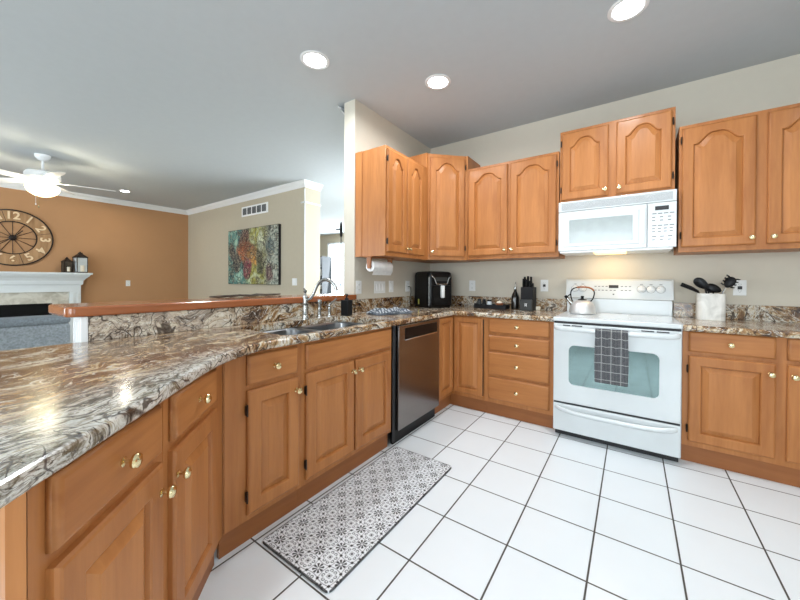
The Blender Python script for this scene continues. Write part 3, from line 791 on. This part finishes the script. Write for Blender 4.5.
hp = smooth_path([(.03, -.698, .232), (.06, -.718, .226), (.16, -.726, .212), (WD/2, -.728, .208), (WD-.16, -.726, .212), (WD-.06, -.718, .226), (WD-.03, -.698, .232)], 5)
MB().tube(hp, .014, 12, flat=1.2).build('drawer_handle', 'white_enamel', dr)
# towel over handle
def tw(u, v):
    x = (u-.5)*.194+.0; L = v*.78
    fold = .0045*math.sin(u*22)*min(1, max(0, (v-.0)*2))
    if L < .36: y, z = -.7665+fold, -.0+(L-.36)*1.0
    elif L < .42:
        a = (L-.36)/.06*PI; y = -.748-.0185*math.cos(a); z = .0185*math.sin(a)
    else: y, z = -.7295+fold*.4, -(L-.42)*.92
    if abs(z) > .03 and L < .36: x *= 1+.04*math.sin(v*8)
    return (x, y, z)
t = cloth(26, 70, tw); o = t.build('hanging_towel', 'plaid'); o.location = (RX+.385, 0, .838); tag(o, 'black and white plaid towel hanging over the oven door handle', 'towel')

# ------------------------------------------------------------------ microwave
r = empty('microwave', (1.495, 0, 0), 0, 'white over the range microwave hood with keypad and grey window', 'microwave')
MW = .780; z0, z1 = 1.442, 1.857
MB().box(0, -.375, z0+.006, MW, -.01, z1, .003).build('body', 'white_enamel', r)
vg = MB().box(.0, -.400, 1.774, MW, -.372, z1, .004).build('vent_panel', 'white_enamel', r)
gr = MB().box(.025, -.4025, 1.787, MW-.025, -.399, 1.842, .001).build('vent_grille', 'grey_grille', vg)
sl = MB()
for k in range(8): sl.box(.028, -.404, 1.790+k*.0065, MW-.028, -.402, 1.7917+k*.0065)
sl.build('louvre', 'white_plastic', gr)
d = MB().box(.0, -.402, z0, .608, -.372, 1.771, .007, seg=3).build('door', 'white_enamel', r)
MB().loops([[(.040, -.4015, z0+.035), (.560, -.4015, z0+.035), (.560, -.4015, 1.738), (.040, -.4015, 1.738)], [(.044, -.407, z0+.039), (.556, -.407, z0+.039), (.556, -.407, 1.734), (.044, -.407, 1.734)], [(.082, -.4065, 1.503), (.522, -.4065, 1.503), (.522, -.4065, 1.700), (.082, -.4065, 1.700)], [(.086, -.403, 1.507), (.518, -.403, 1.507), (.518, -.403, 1.696), (.086, -.403, 1.696)]], cap1=False).build('window_bezel', 'white_enamel', d, ang=20)
MB().box(.084, -.4045, 1.505, .520, -.402, 1.698).build('window', 'glass_mw', d)
MB().box(.575, -.412, z0+.03, .597, -.400, 1.745, .005).build('handle', 'white_enamel', d)
cp = MB().box(.611, -.402, z0, MW, -.372, 1.771, .005, seg=3).build('control_panel', 'white_enamel', r)
MB().box(.655, -.4035, 1.715, .735, -.401, 1.745).build('display', 'slot', cp)
bt = MB()
for j, z in enumerate((1.688, 1.662, 1.638, 1.600, 1.578, 1.556, 1.520, 1.496)):
    for i in range(4 if j in (0, 3, 4, 5) else 3):
        x = .638+i*(.034 if j in (0, 3, 4, 5) else .046); bt.box(x, -.4028, z, x+(.018 if j % 3 else .026), -.4015, z+.006)
bt.build('button_marks', 'grey_mark', cp)
MB().box(.01, -.395, z0-.016, MW-.02, -.05, z0+.006, .005).build('underside', 'white_plastic', r)
MB().box(.26, -.385, z0-.022, .48, -.16, z0-.015, .003).build('lamp_lens', 'hoodlamp', r)
l = bpy.data.lights.new('hood_lamp', 'AREA'); l.shape = 'RECTANGLE'; l.size = .24; l.size_y = .10; l.energy = 1.1; l.color = (1, .68, .34)
lo = bpy.data.objects.new('hood_lamp', l); COL.objects.link(lo); lo.parent = r; lo.location = (.36, -.18, z0-.026); lo.rotation_euler = (math.radians(20), 0, 0)

# ------------------------------------------------------------------ things on the worktops
# kettle
r = empty('kettle', (RX+.155, -.30, .918), .0, 'round stainless kettle with a black arched handle on the back left burner', 'kettle')
MB().lathe([(0, 0), (.090, 0), (.098, .006), (.100, .020), (.097, .055), (.085, .085), (.062, .105), (.036, .114), (0, .116)], seg=36).build('body', 'kettle_steel', r)
MB().lathe([(.036, .113), (.034, .120), (.012, .126), (.010, .136), (.014, .142), (.010, .150), (0, .151)]).build('lid', 'black_plastic', r)
MB().tube([(-.07, -.02, .075), (-.095, -.03, .105), (-.118, -.035, .135)], [.020, .014, .011], 12).build('spout', 'nickel', r)
MB().tube([(-.112, -.034, .130), (-.128, -.038, .150)], [.014, .012], 10).tube([(-.11, -.034, .145), (-.085, -.03, .165)], .005, 6).build('whistle_cap', 'black_plastic', r)
hd = smooth_path([(-.072, 0, .095), (-.086, 0, .135), (-.088, 0, .180), (-.070, 0, .210), (-.02, 0, .224), (.04, 0, .222), (.076, 0, .205), (.088, 0, .175), (.078, 0, .130), (.060, 0, .105)], 5)
MB().tube(hd, .0050, 10).build('handle', 'black_plastic', r)
MB().tube(hd[18:33], .0075, 10).build('handle_grip', 'terracotta', r)

# utensil crock and utensils
CX, CY = 2.498, -.125
r = empty('utensil_crock', (CX, CY, KT), 0, 'white marbled ceramic utensil crock on the worktop right of the range', 'crock')
cr = rrect(-.080, -.062, .080, .062, .030); ci_ = offset_poly(cr, .007)
zz = lambda p, z, k=1.: [(x*k, y*k, z) for x, y in p]
MB().loops([zz(cr, 0, .96), zz(cr, .004, .985), zz(cr, .17), zz(cr, .192), zz(offset_poly(cr, .003), .196), zz(ci_, .194), zz(ci_, .02)], cap0=True).build('body', 'crock', r)
def utensil(name, pts, label, cat, shaft='utensil', head=None):
    o = empty(name, (CX, CY, KT+.034), 0, label, cat, 'utensils in the crock')
    MB().tube(pts, .0055, 8).build('shaft', shaft, o); return o
# tongs / handle to the left
o = utensil('cooking_tongs', [(-.045, .025, .0), (-.058, .0, .155), (-.075, -.025, .178)], 'black handled tongs leaning furthest left out of the crock', 'tongs', 'nickel')
MB().tube([(-.070, -.024, .170), (-.10, -.03, .190), (-.175, -.035, .225)], [.007, .011, .010], 8).tube([(-.070, -.018, .178), (-.11, -.024, .206), (-.168, -.03, .237)], [.006, .008, .006], 8).build('grip', 'utensil', o)
def paddle(o, c, d, L, W, th=.004, dish=.0, nm='head', slots=0):
    d = Vector(d).normalized(); s = d.cross(Vector((.3, 1, 0))).normalized(); n = s.cross(d); c = Vector(c); L2 = []
    for off in (th, -th):
        ring = []
        for i in range(28):
            a = 2*PI*i/28; x = math.cos(a); y = math.sin(a)
            ring.append(c+d*(L/2*x)+s*(W/2*y*(1+.18*x))+n*off)
        L2.append(ring)
    mid = [[c+(p-c)*1.05-n*0 for p in L2[0]]]
    mb = MB(); mb.loops([[c+(p-c)*.55+n*(-dish) for p in L2[0]], L2[0], L2[1], [c+(p-c)*.55+n*(-dish) for p in L2[1]]], cap0=True); mb.build(nm, 'utensil', o)
o = utensil('slotted_spoon', [(-.03, -.02, .0), (-.02, -.01, .15), (-.032, 0, .205)], 'black oval spoon standing tallest at the left of the crock', 'spoon')
paddle(o, (-.052, 0, .236), (-.62, 0, .62), .105, .066, .004, .010)
o = utensil('serving_ladle', [(.03, .01, .0), (.020, .01, .12), (.016, .012, .19)], 'black round headed ladle in the middle of the crock', 'ladle')
paddle(o, (.018, .008, .200), (-.9, 0, .45), .095, .060, .005, .016)
o = utensil('spatula', [(-.03, .02, .0), (-.012, .02, .12), (-.004, .02, .205)], 'black spatula with its blade behind the ladle in the crock', 'spatula')
paddle(o, (-.002, .02, .200), (-.3, 0, .9), .07, .05, .003)
o = utensil('spaghetti_server', [(.05, -.025, .0), (.066, -.01, .170), (.080, .0, .200)], 'black toothed spaghetti server with a steel neck at the right of the crock', 'spaghetti server', 'chrome')
paddle(o, (.104, 0, .245), (.4, 0, .8), .085, .060, .006, .012)
th = MB(); d = Vector((.4, 0, .8)).normalized(); s = d.cross(Vector((0, 1, 0)))
for k in range(4):
    for sg in (-1, 1):
        b = Vector((.104, 0, .245))+d*(-.03+k*.022)+s*sg*.020; th.tube([b, b+s*sg*.016+Vector((0, -.006, .004)), b+s*sg*.018+Vector((0, -.022, .006))], [.0055, .005, .003], 6)
th.build('teeth', 'utensil', o)

# air fryer
r = empty('air_fryer', (.238, -.340, KT), math.radians(62), 'black air fryer with silver trim standing in the worktop corner', 'air fryer')
H = .380
sh = rrect(-.152, -.165, .152, .165, .045, 6)
MB().loops([zz(sh, .0, .93), zz(sh, .010, .97), zz(sh, .06, 1.0), zz(sh, H-.045, .99), zz(sh, H-.015, .95), zz(sh, H-.003, .86), zz(sh, H, .70)], cap0=True).build('body', 'black_plastic', r)
MB().loops([[(x, -.166-.004*k, z) for x, z in offset_poly(rrect(-.112, .03, .112, .235, .02), .002*k)] for k in (-1, 1, 3)], cap0=True).build('basket', 'black_plastic', r)
MB().box(-.018, -.208, .105, .018, -.160, .232, .010, seg=3).build('handle', 'white_plastic', r)
arcp = [(-.118, -.150, H-.035)]+[(-.110+.22*k/10, -.171, .262-.018*math.sin(PI*k/10)+(.06*abs(k-5)/5 if abs(k-5) > 3 else .0)) for k in range(11)]+[(.118, -.150, H-.035)]
MB().tube(smooth_path(arcp, 3), .007, 8).build('trim_arc', 'nickel', r)
MB().tube([(-.146, -.158, .03), (-.146, -.158, H-.06)], .0035, 8).build('side_trim', 'nickel', r)
MB().loops([[(x, -.158-.003*k, z) for x, z in offset_poly(rrect(-.085, .270, .085, .325, .015), .004*k)] for k in (0, 1, 2)], cap0=True).build('control_panel', 'charcoal', r)
MB().box(-.1535, .03, .03, -.1515, .055, .085).build('tag', 'yellow', r)
o = MB().tube(smooth_path([(.012, -.482, 1.125), (.045, -.492, 1.120), (.060, -.50, 1.08), (.055, -.51, .99), (.060, -.505, .925), (.085, -.505, .916)], 5), .0045, 8).build('power_cord', 'black_matte'); tag(o, 'black power cord from the wall outlet to the air fryer', 'cord')

# tray with small items
r = empty('serving_tray', (.825, -.150, KT), 0, 'low black tray holding small jars against the backsplash', 'tray')
MB().box(-.165, -.070, 0, .165, .070, .008, .003).box(-.165, -.070, .004, .165, -.062, .042, .002).box(-.165, .062, .004, .165, .070, .042, .002).box(-.165, -.062, .004, -.157, .062, .042, .002).box(.157, -.062, .004, .165, .062, .042, .002).build('tray_body', 'black_matte', r)
MB().tube([(-.165, -.03, .036), (-.176, -.03, .046), (-.176, .03, .046), (-.165, .03, .036)], .004, 6).tube([(.165, -.03, .036), (.176, -.03, .046), (.176, .03, .046), (.165, .03, .036)], .004, 6).build('handle', 'black_matte', r)
for x, y, h, rr, m, lb in ((-.135, .0, .085, .022, 'charcoal', 'small dark jar at the left end of the black tray'), (-.085, .01, .082, .020, 'black_plastic', 'small black jar second from the left on the tray'), (-.025, .0, .078, .026, 'lantern_glass', 'small pale grey glass jar in the middle of the tray')):
    q = empty('jar', (.825+x, -.150+y, KT+.0085), 0, lb, 'jar', 'jars on the tray')
    MB().lathe([(0, 0), (rr, 0), (rr, h*.75), (rr*.8, h*.82), (0, h*.82)]).build('body', m, q); MB().lathe([(rr*.85, h*.8), (rr*.85, h), (0, h)]).build('lid', 'black_matte', q)
q = empty('dish_of_sponges', (.905, -.150, KT+.0085), 0, 'small reddish and white bowl at the right of the tray', 'bowl')
MB().lathe([(.0, .0), (.025, .0), (.040, .05), (.037, .052), (.022, .008), (0, .008)], seg=20).build('bowl', 'terracotta', q)
MB().lathe([(.0, .03), (.033, .044), (.025, .064), (0, .072)], seg=14).build('contents', 'candle', q)
q = empty('bottle', (1.045, -.085, KT), 0, 'tall dark glass oil bottle with a pourer, between tray and knife block', 'bottle')
MB().lathe([(0, 0), (.037, 0), (.039, .01), (.039, .12), (.030, .15), (.014, .18), (.012, .205), (0, .19)], seg=20).build('body', 'dark_glass', q)
MB().lathe([(.014, .200), (.014, .222), (.005, .228), (.004, .25), (0, .251)], seg=12).tube([(0, 0, .245), (.006, -.003, .275)], .003, 6).build('pourer', 'nickel', q)
# knife block
r = empty('knife_block', (1.186, -.165, KT), math.radians(-4), 'black knife block with upright black handled knives and a grey front', 'knife block')
MB().box(-.058, -.03, 0, .058, .085, .225, .006).build('body', 'black_matte', r)
MB().box(-.057, -.052, 0, .057, -.025, .105, .004).build('front_step', 'charcoal', r)
lg = MB().box(-.009, -.0535, .040, -.005, -.052, .066).box(.005, -.0535, .040, .009, -.052, .066).box(-.006, -.0535, .050, .006, -.052, .056).box(-.012, -.0535, .064, .012, -.052, .068)
lg.build('emblem', 'white_plastic', r)
hs = [(-.038, .0, .305), (-.038, .045, .325), (-.008, .0, .300), (.020, .01, .285), (.020, .05, .325), (-.010, .055, .33), (.042, .02, .262)]
for x, y, z in hs:
    k = MB().tube([(x, y, .17), (x, y-.001, z-.10)], [.004, .005], 8).tube([(x, y, z-.10), (x, y-.004, z-.05), (x, y-.004, z)], [.013, .015, .0135], 10, flat=.75)
    o = k.build('knife', 'black_plastic'); o.location = (1.186, -.165, KT); tag(o, 'black handled knife standing in the knife block', 'knife', 'knives in the block')
tag(MB().box(1.248, -.105, KT, 1.285, -.070, KT+.036, .004).build('small_box', 'candle'), 'tiny cream cube on the worktop right of the knife block', 'box')

# paper towel holder under left cabinet
r = empty('paper_towel_holder', (.17, -1.165, 1.392), 0, 'wooden paper towel holder mounted under the wall cabinet left of the corner', 'paper towel holder')
for y in (-.145, .145):
    MB().prism([(-.026, 0), (-.022, -.05), (-.015, -.102), (.015, -.102), (.022, -.05), (.026, 0)], 0, .018, .003, M=Matrix.Translation((0, y+.009, 0)) @ Matrix.Rotation(PI/2, 4, 'X')).build('bracket', 'wood_dark', r)
MB().box(-.04, -.16, -.006, .04, .16, .0, .001).build('mounting_bar', 'wood_dark', r)
MB().cyl(.010, .29, (0, -.145, -.085), 'y', 12).build('dowel', 'wood_dark', r)
o = empty('paper_towel_roll', (.17, -1.165, 1.312), 0, 'white paper towel roll hanging on the wooden holder under the cabinet', 'paper towel')
MB().lathe([(.018, -.132), (.047, -.132), (.048, -.128), (.048, .128), (.047, .132), (.018, .132), (.018, -.132)], (0, 0, 0), 'y', 32).build('roll', 'paper', o)
sheet = cloth(10, 14, lambda u, v: (.047-.004*math.sin(v*2.6)-.05*max(0, v-.5), (u-.5)*.262, -.004-v*.072))
sheet.build('loose_sheet', 'paper', o)

# ------------------------------------------------------------------ outlets and switches
def plate(loc, rz, label, kind='outlet', w=.072, h=.116, group='wall plates'):
    o = empty('wall_outlet' if kind == 'outlet' else 'light_switch', loc, rz, label, 'outlet' if kind == 'outlet' else 'switch', group)
    MB().box(-w/2, -.006, -h/2, w/2, 0, h/2, .002).build('cover_plate', 'white_plastic', o)
    n = max(1, round(w/.06)) if w > .08 else 1
    for k in range(n):
        cx = (k-(n-1)/2)*.046
        if kind == 'outlet':
            for s in (-1, 1):
                f = MB().lathe([(.0165, 0), (.0165, .002), (0, .002)], (cx, -.006, s*.024), '-y', 16).build('socket', 'white_plastic', o)
                MB().box(cx-.007, -.0086, s*.024-.002, cx-.005, -.0079, s*.024+.007).box(cx+.005, -.0086, s*.024-.002, cx+.007, -.0079, s*.024+.006).cyl(.0022, .0006, (cx, -.008, s*.024-.009), '-y', 8).build('slots', 'slot', f)
        else:
            MB().box(cx-.016, -.009, -.033, cx+.016, -.005, .033, .002).build('rocker', 'white_trim', o)
    return o
plate((.549, 0, 1.138), 0, 'white outlet on the back wall behind the black tray')
o = plate((1.304, 0, 1.148), 0, 'white outlet on the back wall between knife block and range')
MB().box(-.012, -.0095, -.012, .012, -.006, .012).build('reset_buttons', 'slot', o)
o = plate((2.678, 0, 1.148), 0, 'white outlet on the back wall right of the utensil crock')
MB().box(-.012, -.0095, -.012, .012, -.006, .012).build('reset_buttons', 'slot', o)
plate((0, -1.257, 1.128), PI/2, 'white outlet on the side wall nearest the wall end, left of the paper towel')
plate((0, -.958, 1.125), PI/2, 'wide white switch plate on the side wall under the paper towel', 'switch', .165)
plate((0, -.776, 1.130), PI/2, 'narrow white switch on the side wall just right of the wide switch plate', 'switch')
plate((0, -.482, 1.130), PI/2, 'white outlet on the side wall with the air fryer cord plugged in')
plate((-2.578, 0, 1.162), 0, 'white switch on the tan living room wall right of the painting', 'switch', .12, .12)
plate((-6.488, -1.107, 1.110), PI/2, 'white outlet on the orange wall right of the fireplace')

# ------------------------------------------------------------------ floor mat
o = MB().prism(rrect(.640, -2.59, 1.084, -1.55, .025), .001, .010, .002).build('kitchen_mat', 'mat'); tag(o, 'grey white and black patterned tile print kitchen mat in front of the sink', 'mat')

# ------------------------------------------------------------------ recessed lights
def can(x, y, power, label, r_=.085, col=(.93, .97, 1.0)):
    o = empty('recessed_light', (x, y, CZ), 0, label, 'ceiling light', 'recessed ceiling lights')
    MB().lathe([(r_+.018, 0), (r_+.018, -.003), (r_+.006, -.008), (r_-.006, -.006), (r_-.006, 0)], seg=40).build('trim_ring', 'white_trim', o)
    MB().lathe([(r_-.008, -.001), (r_-.010, -.004), (r_*.6, -.012), (0, -.016)], seg=32).build('lens', 'lens', o)
    l = bpy.data.lights.new('can_lamp', 'AREA'); l.shape = 'DISK'; l.size = r_*2; l.energy = power; l.color = col; l.spread = math.radians(165)
    q = bpy.data.objects.new('can_lamp', l); COL.objects.link(q); q.parent = o; q.location = (0, 0, -.024)
can(.112, -1.847, 14, 'round recessed ceiling light leftmost of the three over the kitchen')
can(.721, -1.120, 14, 'round recessed ceiling light in the middle of the three, nearest the corner cabinets')
can(1.982, -1.128, 14, 'round recessed ceiling light rightmost, near the top edge above the range')
can(1.9, -4.6, 10, 'round recessed ceiling light behind the viewpoint over the open floor')
can(3.35, -1.9, 7, 'round recessed ceiling light off to the right of the range')
can(-5.526, -1.413, 8, 'small recessed ceiling light in the living room near the orange wall', .07, (1, .9, .72))

# ------------------------------------------------------------------ ceiling fan
r = empty('ceiling_fan', (-4.25, -2.59, CZ), 0, 'white ceiling fan with glowing bowl light over the living room', 'ceiling fan')
MB().lathe([(0, 0), (.075, 0), (.072, -.03), (.045, -.065), (.018, -.075), (0, -.075)], seg=32).build('canopy', 'white_trim', r)
MB().cyl(.013, .16, (0, 0, -.22), 'z', 14).build('downrod', 'white_trim', r)
MB().lathe([(.03, -.19), (.06, -.205), (.15, -.225), (.165, -.25), (.165, -.30), (.14, -.33), (.08, -.345), (.08, -.37), (0, -.37)], seg=40).build('motor', 'white_trim', r)
for k in range(5):
    a = math.radians(75+72*k); Mx = Matrix.Rotation(a, 4, 'Z') @ Matrix.Translation((0, 0, -.335)) @ Matrix.Rotation(math.radians(12), 4, 'X')
    bl = [(.20, -.050), (.30, -.062), (.60, -.072), (.68, -.060), (.705, -.02), (.705, .02), (.68, .060), (.60, .072), (.30, .062), (.20, .050)]
    b = MB().prism(bl, -.003, .003, .0015, M=Mx).build('blade', 'white_trim', r)
    MB().prism([(.10, -.012), (.16, -.014), (.23, -.035), (.26, 0), (.23, .035), (.16, .014), (.10, .012)], -.010, -.004, .001, M=Mx).build('blade_arm', 'white_plastic', b)
MB().lathe([(.150, -.40), (.158, -.415), (.150, -.45), (.125, -.49), (.08, -.52), (.03, -.535), (0, -.537)], seg=40).build('light_bowl', 'bulb', r)
MB().cyl(.03, .10, (0, 0, -.47), 'z', 16).cyl(.004, .30, (-.15, 0, -.405), 'x', 8).build('light_fitter', 'white_trim', r)
MB().cyl(.0015, .13, (.03, -.04, -.66), 'z', 6).lathe([(0, -.69), (.008, -.68), (.006, -.66), (0, -.655)], (.03, -.04, 0)).build('pull_chain', 'brass', r)
MB().cyl(.0015, .12, (-.01, -.06, -.63), 'z', 6).lathe([(0, -.65), (.007, -.64), (.005, -.63), (0, -.625)], (-.01, -.06, 0)).build('pull_chain', 'white_plastic', r)
for k in range(3):
    a = 2*PI*k/3+.4
    l = bpy.data.lights.new('fan_bulb', 'POINT'); l.energy = 14; l.color = (1, .90, .70); l.shadow_soft_size = .02
    q = bpy.data.objects.new('fan_bulb', l); COL.objects.link(q); q.parent = r; q.location = (.085*math.cos(a), .085*math.sin(a), -.395)

# ------------------------------------------------------------------ living room
# wall clock
r = empty('wall_clock', (-6.488, -2.628, 1.872), PI/2, 'large round open frame clock with iron rings on the orange wall', 'clock')
def ring(r0, r1, y0, y1, seg=64): return [(r0, y0), (r1, y0), (r1, y1), (r0, y1), (r0, y0)]
MB().lathe([(.268, .006), (.455, .006), (.455, .018), (.268, .018), (.268, .006)], (0, 0, 0), '-y', 72).build('numeral_band', 'clockwood', r)
MB().lathe([(.448, .004), (.468, .004), (.468, .028), (.448, .028), (.448, .004)], (0, 0, 0), '-y', 72).build('outer_ring', 'iron', r)
MB().lathe([(.262, .004), (.276, .004), (.276, .024), (.262, .024), (.262, .004)], (0, 0, 0), '-y', 72).build('inner_ring', 'iron', r)
for k in range(12):
    a = 2*PI*k/12
    MB().tube([(0, -.012, 0), (.265*math.sin(a), -.012, .265*math.cos(a))], .0045, 6).build('spoke', 'iron', r)
    a += PI/12
    MB().tube([(.27*math.sin(a), -.021, .27*math.cos(a)), (.45*math.sin(a), -.021, .45*math.cos(a))], .003, 6).build('divider_bar', 'iron', r) if k % 3 == 2 else None
MB().lathe([(.045, .004), (.045, .02), (.02, .034), (0, .036)], (0, 0, 0), '-y', 20).build('hub', 'iron', r)
MB().box(-.007, -.036, -.03, .007, -.032, .17, M=Matrix.Rotation(math.radians(40), 4, 'Y')).build('hour_hand', 'iron', r)
MB().box(-.005, -.041, -.04, .005, -.037, .24, M=Matrix.Rotation(math.radians(230), 4, 'Y')).build('minute_hand', 'iron', r)
dg = bpy.context.evaluated_depsgraph_get()
for k in range(1, 13):
    a = 2*PI*k/12
    tc = bpy.data.curves.new('numeral', 'FONT'); tc.body = str(k); tc.size = .17; tc.align_x = 'CENTER'; tc.align_y = 'CENTER'; tc.extrude = .006; tc.offset = .004
    to = bpy.data.objects.new('numeral', tc); COL.objects.link(to); bpy.context.view_layer.update()
    me = bpy.data.meshes.new_from_object(to.evaluated_get(bpy.context.evaluated_depsgraph_get())); bpy.data.objects.remove(to)
    me.materials.clear(); me.materials.append(MT['iron' if False else 'numeral'])
    o = bpy.data.objects.new('numeral', me); COL.objects.link(o); o.parent = r
    o.location = (.362*math.sin(a), -.026, .362*math.cos(a)); o.rotation_euler = (PI/2, a if k not in (5, 6, 7) else a+PI, 0)
    o.rotation_euler = (Matrix.Rotation(a if k not in (5, 6, 7) else a+PI, 3, 'Y') @ Matrix.Rotation(PI/2, 3, 'X')).to_euler()

# fireplace
FYC = -2.62
r = empty('fireplace', (-6.488, FYC, 0), PI/2, 'white mantel fireplace with cream stone surround on the orange wall', 'fireplace')
MB().box(-.93, -.25, 1.270, .93, -.002, 1.305, .006).build('mantel_shelf', 'mantel', r)
MB().loops([[(x, -.001, z), (x, -d, z), (-x, -d, z), (-x, -.001, z)] for z, x, d in ((1.08, .80, .14), (1.10, .815, .15), (1.16, .82, .155), (1.20, .85, .18), (1.24, .89, .215), (1.27, .905, .23))], cap0=True).build('mantel_moulding', 'mantel', r, ang=15)
MB().box(-.79, -.13, .96, .79, -.002, 1.085, .003).build('frieze', 'mantel', r)
for s in (-1, 1):
    MB().box(min(s*.79, s*.64), -.13, 0, max(s*.79, s*.64), -.002, .97, .003).box(min(s*.765, s*.735), -.142, .12, max(s*.765, s*.735), -.12, .95, .003).box(min(s*.70, s*.67), -.142, .12, max(s*.70, s*.67), -.12, .95, .003).build('pilaster', 'mantel', r)
MB().box(-.64, -.10, .765, .64, -.004, .96).box(-.64, -.10, 0, -.43, -.004, .765).box(.43, -.10, 0, .64, -.004, .765).build('stone_surround', 'marble', r)
MB().box(-.43, -.06, 0, .43, -.004, .765).build('firebox', 'fireblack', r)
MB().box(-.8, -.45, 0, .8, -.13, .03, .004).build('hearth', 'marble', r)
# lanterns on the mantel
def lantern(y, wd, h, label, m2):
    o = empty('lantern', (-6.36, y, 1.306), PI/2+.2, label, 'lantern', 'mantel lanterns'); w = wd/2
    MB().box(-w, -w, 0, w, w, .018, .003).build('base', 'iron', o)
    for sx in (-1, 1):
        for sy in (-1, 1): MB().box(sx*w-.009*(sx > 0)-.0*sx, sy*w-.009*(sy > 0), .015, sx*w+.009*(sx < 0), sy*w+.009*(sy < 0), h*.72).build('post', 'iron', o)
    MB().box(-w+.004, -w+.004, .018, w-.004, w-.004, h*.71).build('glass', m2, o)
    MB().lathe([(w*1.5, h*.71), (w*1.5, h*.74), (w*.5, h*.90), (w*.42, h*.96), (0, h*.97)], seg=4, M=Matrix.Rotation(PI/4, 4, 'Z')).build('roof', 'iron', o)
    MB().lathe([(0, 0), (.012, 0), (.014, .01), (0, .02)], (0, 0, h*.965)).build('finial', 'iron', o)
    MB().cyl(w*.45, h*.3, (0, -w*.72, .019), 'z', 14).build('candle', 'candle', o)
lantern(-2.010, .115, .27, 'shorter dark metal lantern, left one of two on the mantel', 'brown')
lantern(-1.838, .155, .385, 'taller dark metal lantern with bright glass, right one of two on the mantel', 'lantern_glass')

# sofa in front of the fireplace
r = empty('sofa', (-3.05, -3.55, 0), 0, 'blue grey fabric sofa back seen beyond the end of the bar', 'sofa')
SZ = .80
MB().box(-.14, -1.25, .10, .14, .98, SZ-.07, .04, seg=3).build('backrest', 'sofa', r)
MB().box(-.165, -1.25, SZ-.085, .15, .98, SZ, .035, seg=3).build('top_roll', 'sofa_dark', r)
MB().box(-1.0, -1.0, .10, -.14, .75, .45, .05, seg=3).build('seat', 'sofa', r)
MB().box(-1.0, .76, .10, -.145, .98, .62, .05, seg=3).build('arm', 'sofa', r)
MB().box(-1.0, -1.25, .10, -.145, -1.02, .62, .05, seg=3).build('arm', 'sofa', r)
for x, y in ((-.9, -1.1), (-.9, .85), (.05, -1.1), (.05, .85)): MB().cyl(.025, .10, (x, y, 0)).build('leg', 'black_matte', r)
# brown decor lying on the bar
def drift(u0):
    mb = MB()
    for k in range(5):
        y0 = k*.09-.02; pts = [(random.uniform(-.02, .02), y0+j*.055, .010+random.uniform(-.002, .005)) for j in range(4)]
        mb.tube(pts, [.004, .009, .008, .004], 7)
    return mb
o = drift(0).build('table_garland', 'brown'); o.location = (-.245, -2.38, 1.067); tag(o, 'low dark brown leafy garland lying along the far side of the bar top', 'garland')

# painting
PX0, PX1, PZ0, PZ1 = -4.60, -2.950, 1.110, 2.150
r = empty('painting', (PX0, -.002, PZ0), 0, 'large abstract canvas in teal, orange and olive on the tan wall', 'painting')
MB().box(0, -.045, 0, PX1-PX0, 0, PZ1-PZ0).build('canvas', 'canvas_edge', r)
MB().box(.006, -.0475, .006, PX1-PX0-.006, -.0445, PZ1-PZ0-.006).build('painted_face', 'art', r)
# air vent
r = empty('air_vent', (-4.18, 0, 2.395), 0, 'white five section return air vent high on the tan wall', 'vent')
MB().box(0, -.012, 0, .855, 0, .185, .004).build('frame', 'white_trim', r)
for k in range(5): 
    x = .045+k*.158; g = MB().box(x, -.0135, .03, x+.128, -.011, .155).build('grille', 'slot', r)
    s = MB()
    for j in range(7): s.box(x, -.0155, .036+j*.0175, x+.128, -.013, .041+j*.0175)
    s.build('slat', 'grey_grille', g)

# hall furniture and stand seen past the pillar
r = empty('bookcase', (-6.48, 4.05, 0), 0, 'narrow dark bookcase in the bright far room beyond the pillar', 'bookcase')
MB().box(-.20, -.2, 0, -.17, .2, 1.98).box(.14, -.2, 0, .17, .2, 1.98).box(-.20, .17, 0, .17, .2, 1.98).box(-.17, .16, 0, .14, .171, 1.9).build('frame', 'shelf', r)
for z in (.02, .45, .88, 1.31, 1.66, 1.95): MB().box(-.17, -.19, z, .14, .16, z+.03).build('shelf', 'shelf', r)
for z, h in ((1.34, .22), (.91, .12), (.48, .25)):
    q = empty('storage_box', (-6.495, 4.0, z+.001), 0, 'white storage box on a shelf of the far bookcase', 'box', 'boxes in the far bookcase')
    MB().box(-.12, -.12, 0, .12, .10, h, .01).build('body', 'white_trim', q)
r = empty('coat_stand', (-.60, -.886, 0), 0, 'slim black metal stand just behind the end of the kitchen wall', 'stand')
MB().cyl(.0055, 1.80, (0, 0, .0), 'z', 10).build('pole', 'black_matte', r)
MB().lathe([(0, 1.66), (.014, 1.67), (.017, 1.73), (.013, 1.80), (0, 1.83)], seg=12).build('finial', 'black_matte', r)
MB().tube([(0, 0, 1.745), (-.05, -.03, 1.745)], .008, 8).build('hook', 'black_matte', r)
MB().tube([(.0, 0, 1.14), (-.07, -.045, 1.14)], .0045, 8).build('hook', 'black_matte', r)
MB().lathe([(0, 0), (.13, 0), (.13, .008), (.02, .02), (0, .02)], seg=24).build('base', 'black_matte', r)
